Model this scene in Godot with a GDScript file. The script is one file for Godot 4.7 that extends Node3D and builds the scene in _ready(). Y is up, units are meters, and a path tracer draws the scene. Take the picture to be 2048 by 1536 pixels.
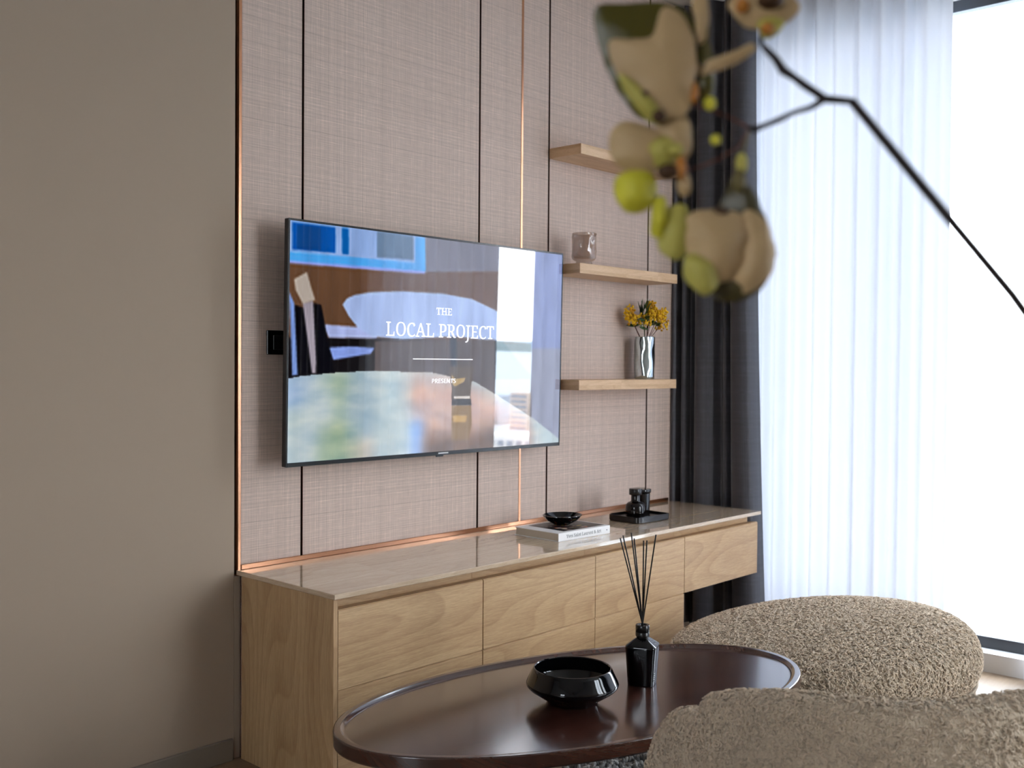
extends Node3D
# A daylit living room: a television on a fabric panelled wall, a long oak cabinet,
# an oval walnut coffee table, boucle seats, and a branch of blossom close to the lens.

const PANEL_EDGES := [1.888, 2.1334, 2.9984, 3.2526, 3.4284, 4.1742, 4.62]
const CEILING_Y := 3.105
const STONE_Y := 0.6188
const SCREEN_GLOW := 0.051
const CHAIR_TURN := -47.0

var M := {}
var taken := {}
var upright := false  # grain runs up instead of along


func _ready() -> void:
	set_view()
	make_materials()
	build_room()
	build_city()
	build_curtains()
	build_cabinets()
	build_television()
	build_shelves()
	build_table()
	build_seats()
	build_cabinet_top_things()
	build_shelf_things()
	build_table_things()
	build_branch()


# ---------------------------------------------------------------- camera, sky, exposure
func set_view() -> void:
	var cam := Camera3D.new()
	cam.name = "camera"
	cam.keep_aspect = Camera3D.KEEP_HEIGHT
	cam.transform = Transform3D(Basis(Vector3(0.67841, 0.00738, 0.73465), Vector3(0.00885, 0.99980, -0.01821), Vector3(-0.73463, 0.01885, 0.67821)).orthonormalized(), Vector3(0, 1.3, 2.9557))
	var lens := CameraAttributesPhysical.new()
	lens.frustum_focal_length = 32.354
	lens.frustum_focus_distance = 3.1
	lens.exposure_aperture = 4.2
	lens.frustum_near = 0.05
	lens.frustum_far = 9000.0
	cam.attributes = lens
	cam.fov = 40.699
	cam.near = 0.05
	cam.far = 9000.0
	add_child(cam)
	cam.current = true

	var sky_look := ProceduralSkyMaterial.new()
	sky_look.sky_top_color = Color(0.90, 0.95, 1.0)
	sky_look.sky_horizon_color = Color(0.97, 0.98, 1.0)
	sky_look.ground_horizon_color = Color(0.75, 0.78, 0.80)
	sky_look.ground_bottom_color = Color(0.55, 0.56, 0.56)
	sky_look.sky_energy_multiplier = 1.0
	sky_look.ground_energy_multiplier = 1.0
	var sky := Sky.new()
	sky.sky_material = sky_look
	var env := Environment.new()
	env.background_mode = Environment.BG_SKY
	env.sky = sky
	env.tonemap_mode = Environment.TONE_MAPPER_LINEAR
	env.tonemap_exposure = 16.6
	env.sdfgi_enabled = true
	env.ssao_enabled = true
	env.ssil_enabled = true
	var world := WorldEnvironment.new()
	world.name = "world"
	world.environment = env
	add_child(world)


# ---------------------------------------------------------------- nodes
func numbered(called: String) -> String:
	if not taken.has(called):
		taken[called] = 0
		return called
	taken[called] += 1
	return "%s_%03d" % [called, taken[called]]


func tag(o: Node, label: String, category := "", group := "") -> Node:
	o.set_meta("label", label)
	if category != "":
		o.set_meta("category", category)
	if group != "":
		o.set_meta("group", group)
	return o


func thing(called: String, label: String, category: String, at := Vector3.ZERO, turn := 0.0, group := "") -> Node3D:
	var o := Node3D.new()
	o.name = numbered(called)
	add_child(o)
	o.position = at
	o.rotation.y = turn
	tag(o, label, category, group)
	return o


func structure(called: String) -> Node3D:
	var o := Node3D.new()
	o.name = numbered(called)
	add_child(o)
	o.set_meta("kind", "structure")
	return o


func put(called: String, mesh: Mesh, mat: Material, parent: Node3D = null, at := Vector3.ZERO) -> MeshInstance3D:
	var o := MeshInstance3D.new()
	o.mesh = mesh
	o.material_override = mat
	o.position = at
	if parent == null:
		o.name = numbered(called)
		add_child(o)
	else:
		o.name = called
		parent.add_child(o, true)
	return o


# ---------------------------------------------------------------- shapes
func begin() -> SurfaceTool:
	var st := SurfaceTool.new()
	st.begin(Mesh.PRIMITIVE_TRIANGLES)
	return st


func tri(st: SurfaceTool, p: Array, n: Array, uv: Array) -> void:
	var order := [0, 1, 2]
	if (p[1] - p[0]).cross(p[2] - p[0]).dot(n[0] + n[1] + n[2]) > 0.0:
		order = [0, 2, 1]
	for k in order:
		st.set_normal(n[k])
		st.set_uv(uv[k])
		st.add_vertex(p[k])


func flat_uv(p: Vector3, n: Vector3) -> Vector2:
	var a := n.abs()
	var t := Vector2(p.z, -p.y)
	if a.z >= a.x and a.z >= a.y:
		t = Vector2(p.x, -p.y)
	elif a.y >= a.x:
		t = Vector2(p.x, p.z)
	return Vector2(t.y, t.x) if upright else t


func face(st: SurfaceTool, pts: Array, hint: Vector3) -> void:
	var n: Vector3 = (pts[1] - pts[0]).cross(pts[2] - pts[0]).normalized()
	if n.dot(hint) < 0.0:
		n = -n
	for k in range(1, pts.size() - 1):
		tri(st, [pts[0], pts[k], pts[k + 1]], [n, n, n], [flat_uv(pts[0], n), flat_uv(pts[k], n), flat_uv(pts[k + 1], n)])


# a box between two corners with chamfered edges; uv in metres
func add_box(st: SurfaceTool, lo: Vector3, hi: Vector3, b := 0.0015) -> void:
	var c := (lo + hi) / 2.0
	var h := (hi - lo) / 2.0
	b = minf(b, minf(h.x, minf(h.y, h.z)) * 0.6)
	for ax in 3:
		var u := (ax + 1) % 3
		var v := (ax + 2) % 3
		for s in [-1.0, 1.0]:
			var pts := []
			for q in [[-1, -1], [1, -1], [1, 1], [-1, 1]]:
				var p := Vector3.ZERO
				p[ax] = s * h[ax]
				p[u] = q[0] * (h[u] - b)
				p[v] = q[1] * (h[v] - b)
				pts.append(c + p)
			var n := Vector3.ZERO
			n[ax] = s
			face(st, pts, n)
		for s in [-1.0, 1.0]:
			for t in [-1.0, 1.0]:
				var pts := []
				for e in [-1.0, 1.0]:
					var p := Vector3.ZERO
					p[ax] = e * (h[ax] - b)
					p[u] = s * h[u]
					p[v] = t * (h[v] - b)
					pts.append(c + p)
				for e in [1.0, -1.0]:
					var p := Vector3.ZERO
					p[ax] = e * (h[ax] - b)
					p[u] = s * (h[u] - b)
					p[v] = t * h[v]
					pts.append(c + p)
				var n := Vector3.ZERO
				n[u] = s
				n[v] = t
				face(st, pts, n)
	for sx in [-1.0, 1.0]:
		for sy in [-1.0, 1.0]:
			for sz in [-1.0, 1.0]:
				var k := Vector3(sx, sy, sz)
				face(st, [c + k * Vector3(h.x, h.y - b, h.z - b), c + k * Vector3(h.x - b, h.y, h.z - b), c + k * Vector3(h.x - b, h.y - b, h.z)], k)


func box(lo: Vector3, hi: Vector3, b := 0.0015) -> Mesh:
	var st := begin()
	add_box(st, lo, hi, b)
	return st.commit()


# a sheet or closed surface from rows of points, smooth normals
func add_grid(st: SurfaceTool, rows: Array, wrap := false, uv := Vector2.ONE) -> void:
	var nr: int = rows.size()
	var nc: int = rows[0].size()
	var norm := []
	for i in nr:
		var line := PackedVector3Array()
		line.resize(nc)
		for j in nc:
			var a: Vector3 = rows[mini(i + 1, nr - 1)][j] - rows[maxi(i - 1, 0)][j]
			var jn := (j + 1) % nc if wrap else mini(j + 1, nc - 1)
			var jp := (j - 1 + nc) % nc if wrap else maxi(j - 1, 0)
			var b: Vector3 = rows[i][jn] - rows[i][jp]
			var n := a.cross(b)
			if n.length() < 1e-12:
				var other := rows[1] as PackedVector3Array if i == 0 else rows[nr - 2] as PackedVector3Array
				var mid := Vector3.ZERO
				for p in other:
					mid += p
				mid /= nc
				n = (rows[i][j] - mid) * 1e-3
				line[j] = n.normalized() * 2.0
				continue
			line[j] = n.normalized()
		norm.append(line)
	var volume := 0.0
	var last := nc if wrap else nc - 1
	for i in nr - 1:
		for j in last:
			var j2 := (j + 1) % nc
			volume += rows[i][j].dot(rows[i + 1][j].cross(rows[i + 1][j2])) + rows[i][j].dot(rows[i + 1][j2].cross(rows[i][j2]))
	var s := 1.0 if volume >= 0.0 else -1.0
	for i in nr:
		for j in nc:
			norm[i][j] = norm[i][j] * 0.5 if norm[i][j].length() > 1.5 else norm[i][j] * s
	for i in nr - 1:
		for j in last:
			var j2 := (j + 1) % nc
			var t := [Vector2(float(j) / last, float(i) / (nr - 1)) * uv, Vector2(float(j + 1) / last, float(i) / (nr - 1)) * uv, Vector2(float(j + 1) / last, float(i + 1) / (nr - 1)) * uv, Vector2(float(j) / last, float(i + 1) / (nr - 1)) * uv]
			tri(st, [rows[i][j], rows[i][j2], rows[i + 1][j2]], [norm[i][j], norm[i][j2], norm[i + 1][j2]], [t[0], t[1], t[2]])
			tri(st, [rows[i][j], rows[i + 1][j2], rows[i + 1][j]], [norm[i][j], norm[i + 1][j2], norm[i + 1][j]], [t[0], t[2], t[3]])


func grid(rows: Array, wrap := false, uv := Vector2.ONE) -> Mesh:
	var st := begin()
	add_grid(st, rows, wrap, uv)
	return st.commit()


# profile: [radius, height] pairs from the bottom (outside) round to the inside; corners over 35 degrees stay sharp
func add_lathe(st: SurfaceTool, profile: Array, n := 48, squash := Vector2.ONE, power := 2.0) -> void:
	var segs := []
	for k in profile.size() - 1:
		var a := Vector2(profile[k][0], profile[k][1])
		var b := Vector2(profile[k + 1][0], profile[k + 1][1])
		var d := (b - a).normalized()
		segs.append([a, b, Vector2(d.y, -d.x)])
	for k in segs.size():
		var n0: Vector2 = segs[k][2]
		var n1: Vector2 = segs[k][2]
		if k > 0 and n0.dot(segs[k - 1][2]) > 0.8:
			n0 = (n0 + segs[k - 1][2]).normalized()
		if k < segs.size() - 1 and n1.dot(segs[k + 1][2]) > 0.8:
			n1 = (n1 + segs[k + 1][2]).normalized()
		for j in n:
			var p := []
			var m := []
			var t := []
			for q in [[0, j], [0, j + 1], [1, j + 1], [1, j]]:
				var ang: float = TAU * q[1] / n
				var cs := Vector2(cos(ang), sin(ang))
				var grow := pow(pow(absf(cs.x), power) + pow(absf(cs.y), power), -1.0 / power)
				var at: Vector2 = segs[k][q[0]]
				var nn: Vector2 = n0 if q[0] == 0 else n1
				var out := cs
				if power > 2.0:
					out = Vector2(signf(cs.x) * pow(absf(cs.x), power - 1.0), signf(cs.y) * pow(absf(cs.y), power - 1.0)).normalized()
				p.append(Vector3(cs.x * at.x * grow * squash.x, at.y, cs.y * at.x * grow * squash.y))
				m.append(Vector3(out.x * nn.x / squash.x, nn.y, out.y * nn.x / squash.y).normalized())
				t.append(Vector2(float(q[1]) / n * TAU * at.x, at.y))
			tri(st, [p[0], p[1], p[2]], [m[0], m[1], m[2]], [t[0], t[1], t[2]])
			tri(st, [p[0], p[2], p[3]], [m[0], m[2], m[3]], [t[0], t[2], t[3]])


func lathe(profile: Array, n := 48, squash := Vector2.ONE, power := 2.0) -> Mesh:
	var st := begin()
	add_lathe(st, profile, n, squash, power)
	return st.commit()


# a round tube along points with a radius at each
func add_tube(st: SurfaceTool, pts: Array, radii: Array, n := 8) -> void:
	var rows := []
	for i in pts.size():
		var d: Vector3 = (pts[mini(i + 1, pts.size() - 1)] - pts[maxi(i - 1, 0)]).normalized()
		var side := d.cross(Vector3.UP if absf(d.y) < 0.9 else Vector3.RIGHT).normalized()
		var up := side.cross(d)
		var row := PackedVector3Array()
		for j in n:
			var a := TAU * j / n
			row.append(pts[i] + (side * cos(a) + up * sin(a)) * radii[i])
		if i == 0:
			var tip := PackedVector3Array()
			for j in n:
				tip.append(pts[i])
			rows.append(tip)
		rows.append(row)
		if i == pts.size() - 1:
			var tip := PackedVector3Array()
			for j in n:
				tip.append(pts[i])
			rows.append(tip)
	add_grid(st, rows, true)


func tube(pts: Array, radii: Array, n := 8) -> Mesh:
	var st := begin()
	add_tube(st, pts, radii, n)
	return st.commit()


func add_blob(st: SurfaceTool, c: Vector3, r: Vector3, nu := 10, nv := 7) -> void:
	var rows := []
	for i in nv + 1:
		var a := PI * i / nv - PI / 2
		var row := PackedVector3Array()
		for j in nu:
			var b := TAU * j / nu
			row.append(c + Vector3(cos(a) * cos(b) * r.x, sin(a) * r.y, cos(a) * sin(b) * r.z))
		rows.append(row)
	add_grid(st, rows, true)


# lettering of real thickness, centred, of the given capital height
func letters(words: String, size: float, font_name: String, thick := 0.0006) -> Mesh:
	var t := TextMesh.new()
	var f := SystemFont.new()
	f.font_names = PackedStringArray([font_name])
	t.font = f
	t.text = words
	t.font_size = 64
	t.pixel_size = size / 46.0
	t.depth = thick
	t.horizontal_alignment = HORIZONTAL_ALIGNMENT_CENTER
	t.vertical_alignment = VERTICAL_ALIGNMENT_CENTER
	return t


# ---------------------------------------------------------------- materials
func paint(c: Color, rough := 0.6, metal := 0.0, spec := 0.5) -> StandardMaterial3D:
	var m := StandardMaterial3D.new()
	m.albedo_color = c
	m.roughness = rough
	m.metallic = metal
	m.metallic_specular = spec
	return m


func noise(kind: int, freq: float, seed_ := 1, octaves := 3) -> FastNoiseLite:
	var f := FastNoiseLite.new()
	f.noise_type = kind
	f.frequency = freq
	f.seed = seed_
	f.fractal_octaves = octaves
	if octaves <= 1:
		f.fractal_type = FastNoiseLite.FRACTAL_NONE
	return f


func picture(w: int, h: int, bytes: PackedByteArray) -> Image:
	return Image.create_from_data(w, h, false, Image.FORMAT_RGB8, bytes)


# sawn wood, grain along u; returns [colour texture, relief texture]
func wood_texture(w: int, h: int, light: Color, dark: Color, rings: float, warp: float, seed_: int, fibre: float) -> Array:
	var long := 1.7 if w > 1024 else 1.0
	var slow := noise(FastNoiseLite.TYPE_SIMPLEX_SMOOTH, 1.0, seed_, 2)
	var fine := noise(FastNoiseLite.TYPE_SIMPLEX_SMOOTH, 1.0, seed_ + 7, 2)
	var bytes := PackedByteArray()
	bytes.resize(w * h * 3)
	var bump := PackedByteArray()
	bump.resize(w * h * 3)
	for y in h:
		var v := float(y) / h
		for x in w:
			var u := float(x) / w
			# two samples blended so that the picture repeats sideways
			var k := smoothstep(0.85, 1.0, u)
			var a := slow.get_noise_2d(u * 0.9 * long, v * 2.2) * (1.0 - k) + slow.get_noise_2d((u - 1.0) * 0.9 * long, v * 2.2) * k
			var kv := smoothstep(0.88, 1.0, v)
			if kv > 0.0:
				a = a * (1.0 - kv) + kv * slow.get_noise_2d(u * 0.9 * long, (v - 1.0) * 2.2)
			var ring := (v * rings + a * warp)
			var saw := ring - floorf(ring)
			var band := pow(saw, 2.2) * (1.0 - smoothstep(0.9, 1.0, saw))
			var f := fine.get_noise_2d(u * 14.0 * long, v * fibre) * 0.5 + fine.get_noise_2d(u * 50.0 * long + 9.0, v * fibre * 2.3) * 0.35
			var broad := slow.get_noise_2d(u * 0.8 * long + 40.0, v * 5.0)
			var t := clampf(0.36 + band * 0.30 + f * 0.46 + broad * 0.30, 0.0, 1.0)
			var c := light.lerp(dark, t)
			var o := (y * w + x) * 3
			bytes[o] = int(c.r * 255)
			bytes[o + 1] = int(c.g * 255)
			bytes[o + 2] = int(c.b * 255)
			var g := int(clampf(0.7 - band * 0.25 - f * 0.5, 0, 1) * 255)
			bump[o] = g
			bump[o + 1] = g
			bump[o + 2] = g
	return [ImageTexture.create_from_image(picture(w, h, bytes)), ImageTexture.create_from_image(picture(w, h, bump))]


# slubbed linen: threads of uneven thickness both ways
func weave_texture(n: int, base: Color, depth: float, seed_: int) -> Array:
	var rng := RandomNumberGenerator.new()
	rng.seed = seed_
	var slub := noise(FastNoiseLite.TYPE_SIMPLEX_SMOOTH, 1.0, seed_, 2)
	var rows := PackedFloat32Array()
	var cols := PackedFloat32Array()
	for k in n:
		rows.append(rng.randf_range(-1, 1))
		cols.append(rng.randf_range(-1, 1))
	for pass_ in 2:
		for k in n:
			rows[k] = (rows[k] * 1.4 + rows[(k + 1) % n] * 0.8) / 1.75
			cols[k] = (cols[k] * 1.4 + cols[(k + 1) % n] * 0.8) / 1.75
	var bytes := PackedByteArray()
	bytes.resize(n * n * 3)
	var bump := PackedByteArray()
	bump.resize(n * n * 3)
	for y in n:
		var v := float(y) / n
		for x in n:
			var u := float(x) / n
			var ku := smoothstep(0.9, 1.0, u)
			var kv := smoothstep(0.9, 1.0, v)
			var a := slub.get_noise_2d(u * 9.0, y * 0.31) * (1 - ku) + slub.get_noise_2d((u - 1) * 9.0, y * 0.31) * ku
			var b := slub.get_noise_2d(x * 0.31 + 77.0, v * 9.0) * (1 - kv) + slub.get_noise_2d(x * 0.31 + 77.0, (v - 1) * 9.0) * kv
			var t := rows[y] * (0.5 + a) + cols[x] * (0.5 + b) + (a + b) * 0.35
			var c := base * (1.0 + t * depth)
			var o := (y * n + x) * 3
			bytes[o] = int(clampf(c.r, 0, 1) * 255)
			bytes[o + 1] = int(clampf(c.g, 0, 1) * 255)
			bytes[o + 2] = int(clampf(c.b, 0, 1) * 255)
			var g := int(clampf(0.5 + t * 0.28, 0, 1) * 255)
			bump[o] = g
			bump[o + 1] = g
			bump[o + 2] = g
	return [ImageTexture.create_from_image(picture(n, n, bytes)), ImageTexture.create_from_image(picture(n, n, bump))]


# curly wool loops: [colour, relief]
func boucle_texture(n: int, light: Color, dark: Color, freq: float, seed_: int) -> Array:
	var cell := noise(FastNoiseLite.TYPE_CELLULAR, freq, seed_, 1)
	cell.cellular_distance_function = FastNoiseLite.DISTANCE_EUCLIDEAN
	cell.cellular_return_type = FastNoiseLite.RETURN_DISTANCE
	cell.cellular_jitter = 1.0
	cell.domain_warp_enabled = true
	cell.domain_warp_amplitude = 0.35 / freq
	cell.domain_warp_frequency = freq * 0.9
	var im := cell.get_seamless_image(n, n)
	var bytes := PackedByteArray()
	bytes.resize(n * n * 3)
	var bump := PackedByteArray()
	bump.resize(n * n * 3)
	for y in n:
		for x in n:
			var t := 1.0 - im.get_pixel(x, y).r
			var c := dark.lerp(light, smoothstep(0.05, 0.8, t))
			var o := (y * n + x) * 3
			bytes[o] = int(c.r * 255)
			bytes[o + 1] = int(c.g * 255)
			bytes[o + 2] = int(c.b * 255)
			var g := int(t * 255)
			bump[o] = g
			bump[o + 1] = g
			bump[o + 2] = g
	return [ImageTexture.create_from_image(picture(n, n, bytes)), ImageTexture.create_from_image(picture(n, n, bump))]


func textured(pair: Array, rough: float, per_metre: Vector2, relief: float, triplanar := false) -> StandardMaterial3D:
	var m := paint(Color.WHITE, rough)
	m.albedo_texture = pair[0]
	if relief > 0.0:
		m.heightmap_enabled = true
		m.heightmap_texture = pair[1]
		m.heightmap_scale = relief
	m.uv1_scale = Vector3(per_metre.x, per_metre.y, per_metre.x)
	if triplanar:
		m.uv1_triplanar = true
		m.uv1_world_triplanar = true
	return m


func make_materials() -> void:
	var linen := weave_texture(1024, Color8(205, 184, 171), 0.085, 3)
	M.linen = textured(linen, 0.85, Vector2(1.5, 1.5), 0.02)
	M.linen.metallic_specular = 0.3
	var oak := wood_texture(2048, 1024, Color8(212, 178, 134), Color8(160, 124, 86), 17.0, 4.2, 11, 190.0)
	M.oak = textured(oak, 0.45, Vector2(0.36, 1.05), 0.02)
	M.oak.uv1_offset = Vector3(-0.655, 0, 0)
	M.oak_upright = textured(oak, 0.45, Vector2(0.36, 1.05), 0.02)
	M.oak_upright.uv1_offset = Vector3(0.5, 0, 0)
	var oak_pale := wood_texture(512, 512, Color8(226, 192, 152), Color8(186, 146, 108), 6.0, 2.5, 29, 120.0)
	M.shelf_oak = textured(oak_pale, 0.5, Vector2(1.6, 3.2), 0.02)
	var walnut := wood_texture(1024, 512, Color8(84, 50, 38), Color8(42, 22, 18), 7.0, 3.0, 5, 130.0)
	M.walnut = textured(walnut, 0.2, Vector2(0.8, 1.5), 0.01)
	M.walnut.clearcoat_enabled = true
	M.walnut.clearcoat = 1.0
	M.walnut.clearcoat_roughness = 0.13
	var stone := wood_texture(1024, 512, Color8(224, 202, 174), Color8(186, 158, 130), 9.0, 2.2, 41, 60.0)
	M.stone = textured(stone, 0.07, Vector2(0.9, 1.8), 0.0)
	M.stone.metallic_specular = 0.65
	M.stone.clearcoat_enabled = true
	M.stone.clearcoat = 0.6
	M.stone.clearcoat_roughness = 0.03
	M.plaster = paint(Color8(168, 150, 132), 0.9, 0.0, 0.3)
	M.white = paint(Color8(208, 203, 196), 0.9, 0.0, 0.3)
	M.floor = textured(wood_texture(512, 512, Color8(150, 128, 104), Color8(118, 96, 76), 5.0, 2.0, 53, 90.0), 0.4, Vector2(0.5, 0.9), 0.0)
	M.baseboard = paint(Color8(132, 122, 110), 0.5)
	M.copper = paint(Color8(214, 158, 124), 0.24, 1.0)
	M.copper_dark = paint(Color8(92, 62, 50), 0.35, 1.0)
	M.gap = paint(Color8(22, 18, 16), 0.7)
	M.shadow_wood = textured(oak, 0.5, Vector2(0.36, 1.05), 0.02)
	M.black_plastic = paint(Color8(14, 14, 16), 0.3)
	M.black_gloss = paint(Color8(5, 5, 7), 0.04, 0.0, 0.5)
	M.black_satin = paint(Color8(10, 10, 12), 0.25)
	M.black_glass = paint(Color8(10, 6, 5), 0.05, 0.0, 0.45)
	M.chrome = paint(Color8(196, 208, 212), 0.05, 1.0)
	M.bezel_silver = paint(Color8(70, 72, 78), 0.3, 0.8)
	M.paper = paint(Color8(196, 184, 166), 0.9)
	M.book_white = paint(Color8(238, 236, 234), 0.45)
	M.ink = paint(Color8(60, 58, 62), 0.6)
	M.print_white = paint(Color8(200, 200, 200), 0.5)
	var drape := weave_texture(256, Color8(60, 59, 66), 0.10, 8)
	M.drape = textured(drape, 0.5, Vector2(1, 1), 0.01)
	M.drape.rim_enabled = true
	M.drape.rim = 0.8
	M.drape.backlight_enabled = true
	M.drape.backlight = Color(0.25, 0.25, 0.27)
	M.sheer = paint(Color(0.86, 0.88, 0.92), 0.9, 0.0, 0.2)
	M.sheer.backlight_enabled = true
	M.sheer.backlight = Color(0.48, 0.48, 0.495)
	M.pane = paint(Color(0.9, 0.95, 0.95, 0.06), 0.02)
	M.pane.transparency = BaseMaterial3D.TRANSPARENCY_ALPHA
	M.window_frame = paint(Color8(60, 62, 66), 0.4, 0.5)
	var wool := boucle_texture(512, Color8(216, 196, 170), Color8(204, 184, 158), 0.045, 6)
	M.boucle = textured(wool, 0.95, Vector2(9.0, 9.0), 0.8, true)
	M.wool = paint(Color.WHITE, 0.95)
	M.wool.vertex_color_use_as_albedo = true
	M.boucle.rim_enabled = true
	M.boucle.rim = 0.35
	M.boucle.rim_tint = 0.5
	var pile := boucle_texture(256, Color8(176, 170, 164), Color8(88, 82, 78), 0.06, 16)
	M.rug = textured(pile, 1.0, Vector2(4, 4), 1.2, true)
	M.amber_glass = paint(Color(0.62, 0.46, 0.34, 0.36), 0.04, 0.0, 0.6)
	M.amber_glass.transparency = BaseMaterial3D.TRANSPARENCY_ALPHA
	M.yellow = paint(Color8(246, 196, 20), 0.6)
	M.yellow.backlight_enabled = true
	M.yellow.backlight = Color(0.4, 0.4, 0.2)
	M.yellow_deep = paint(Color8(206, 146, 12), 0.6)
	M.leaf = paint(Color8(62, 92, 40), 0.5)
	M.leaf_dark = paint(Color8(72, 64, 3), 0.4)
	M.leaf_dark.backlight_enabled = true
	M.leaf_dark.backlight = Color(0.3, 0.32, 0.1)
	M.leaf_brown = paint(Color8(66, 58, 24), 0.45)
	M.petal = paint(Color8(194, 164, 120), 0.6)
	M.petal.backlight_enabled = true
	M.petal.backlight = Color(0.5, 0.48, 0.36)
	M.petal_green = paint(Color8(186, 176, 84), 0.6)
	M.petal_green.backlight_enabled = true
	M.petal_green.backlight = Color(0.5, 0.5, 0.3)
	M.petal_yellow = paint(Color8(210, 202, 56), 0.6)
	M.petal_yellow.backlight_enabled = true
	M.petal_yellow.backlight = Color(0.5, 0.5, 0.2)
	M.stamen = paint(Color8(178, 112, 36), 0.6)
	M.stamen_brown = paint(Color8(64, 38, 10), 0.7)
	M.twig = paint(Color8(30, 18, 16), 0.7)
	M.twig_red = paint(Color8(92, 52, 42), 0.7)
	M.stem_green = paint(Color8(96, 84, 40), 0.6)
	M.concrete = paint(Color8(196, 198, 200), 0.9)
	M.city_pale = paint(Color8(206, 204, 200), 0.9)
	M.city_grey = paint(Color8(150, 158, 168), 0.9)
	M.city_tan = paint(Color8(190, 168, 150), 0.9)
	M.city_window = paint(Color8(96, 112, 130), 0.3)
	M.city_ground = paint(Color8(186, 192, 196), 1.0)
	M.hill = paint(Color8(96, 112, 110), 1.0)


# ---------------------------------------------------------------- the room
func slab(called: String, lo: Vector3, hi: Vector3, mat: Material) -> void:
	put(called, box(lo, hi, 0.0), mat).set_meta("kind", "structure")


# a framed window in the plane between two corners, uprights at the given places along it
func window(called: String, lo: Vector3, hi: Vector3, at: Array) -> void:
	var win := structure(called)
	var along := 2 if absf(hi.z - lo.z) > 0.01 else 0
	var through := 2 - along
	var piece := func(part: String, a0: float, a1: float, y0: float, y1: float, half: float, mat: Material) -> void:
		var p := Vector3.ZERO
		var q := Vector3.ZERO
		p[along] = a0
		q[along] = a1
		p.y = y0
		q.y = y1
		p[through] = lo[through] - half
		q[through] = lo[through] + half
		put(part, box(p, q, 0.002 if half > 0.01 else 0.0), mat, win)
	for k in at.size():
		piece.call("mullion", at[k], at[k] + 0.05, lo.y, hi.y, 0.03, M.window_frame)
	for k in at.size() - 1:
		piece.call("rail", at[k] + 0.05, at[k + 1], lo.y, lo.y + 0.05, 0.025, M.window_frame)
		piece.call("rail", at[k] + 0.05, at[k + 1], hi.y - 0.05, hi.y, 0.025, M.window_frame)
		piece.call("pane", at[k] + 0.05, at[k + 1], lo.y + 0.05, hi.y - 0.05, 0.003, M.pane)


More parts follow.
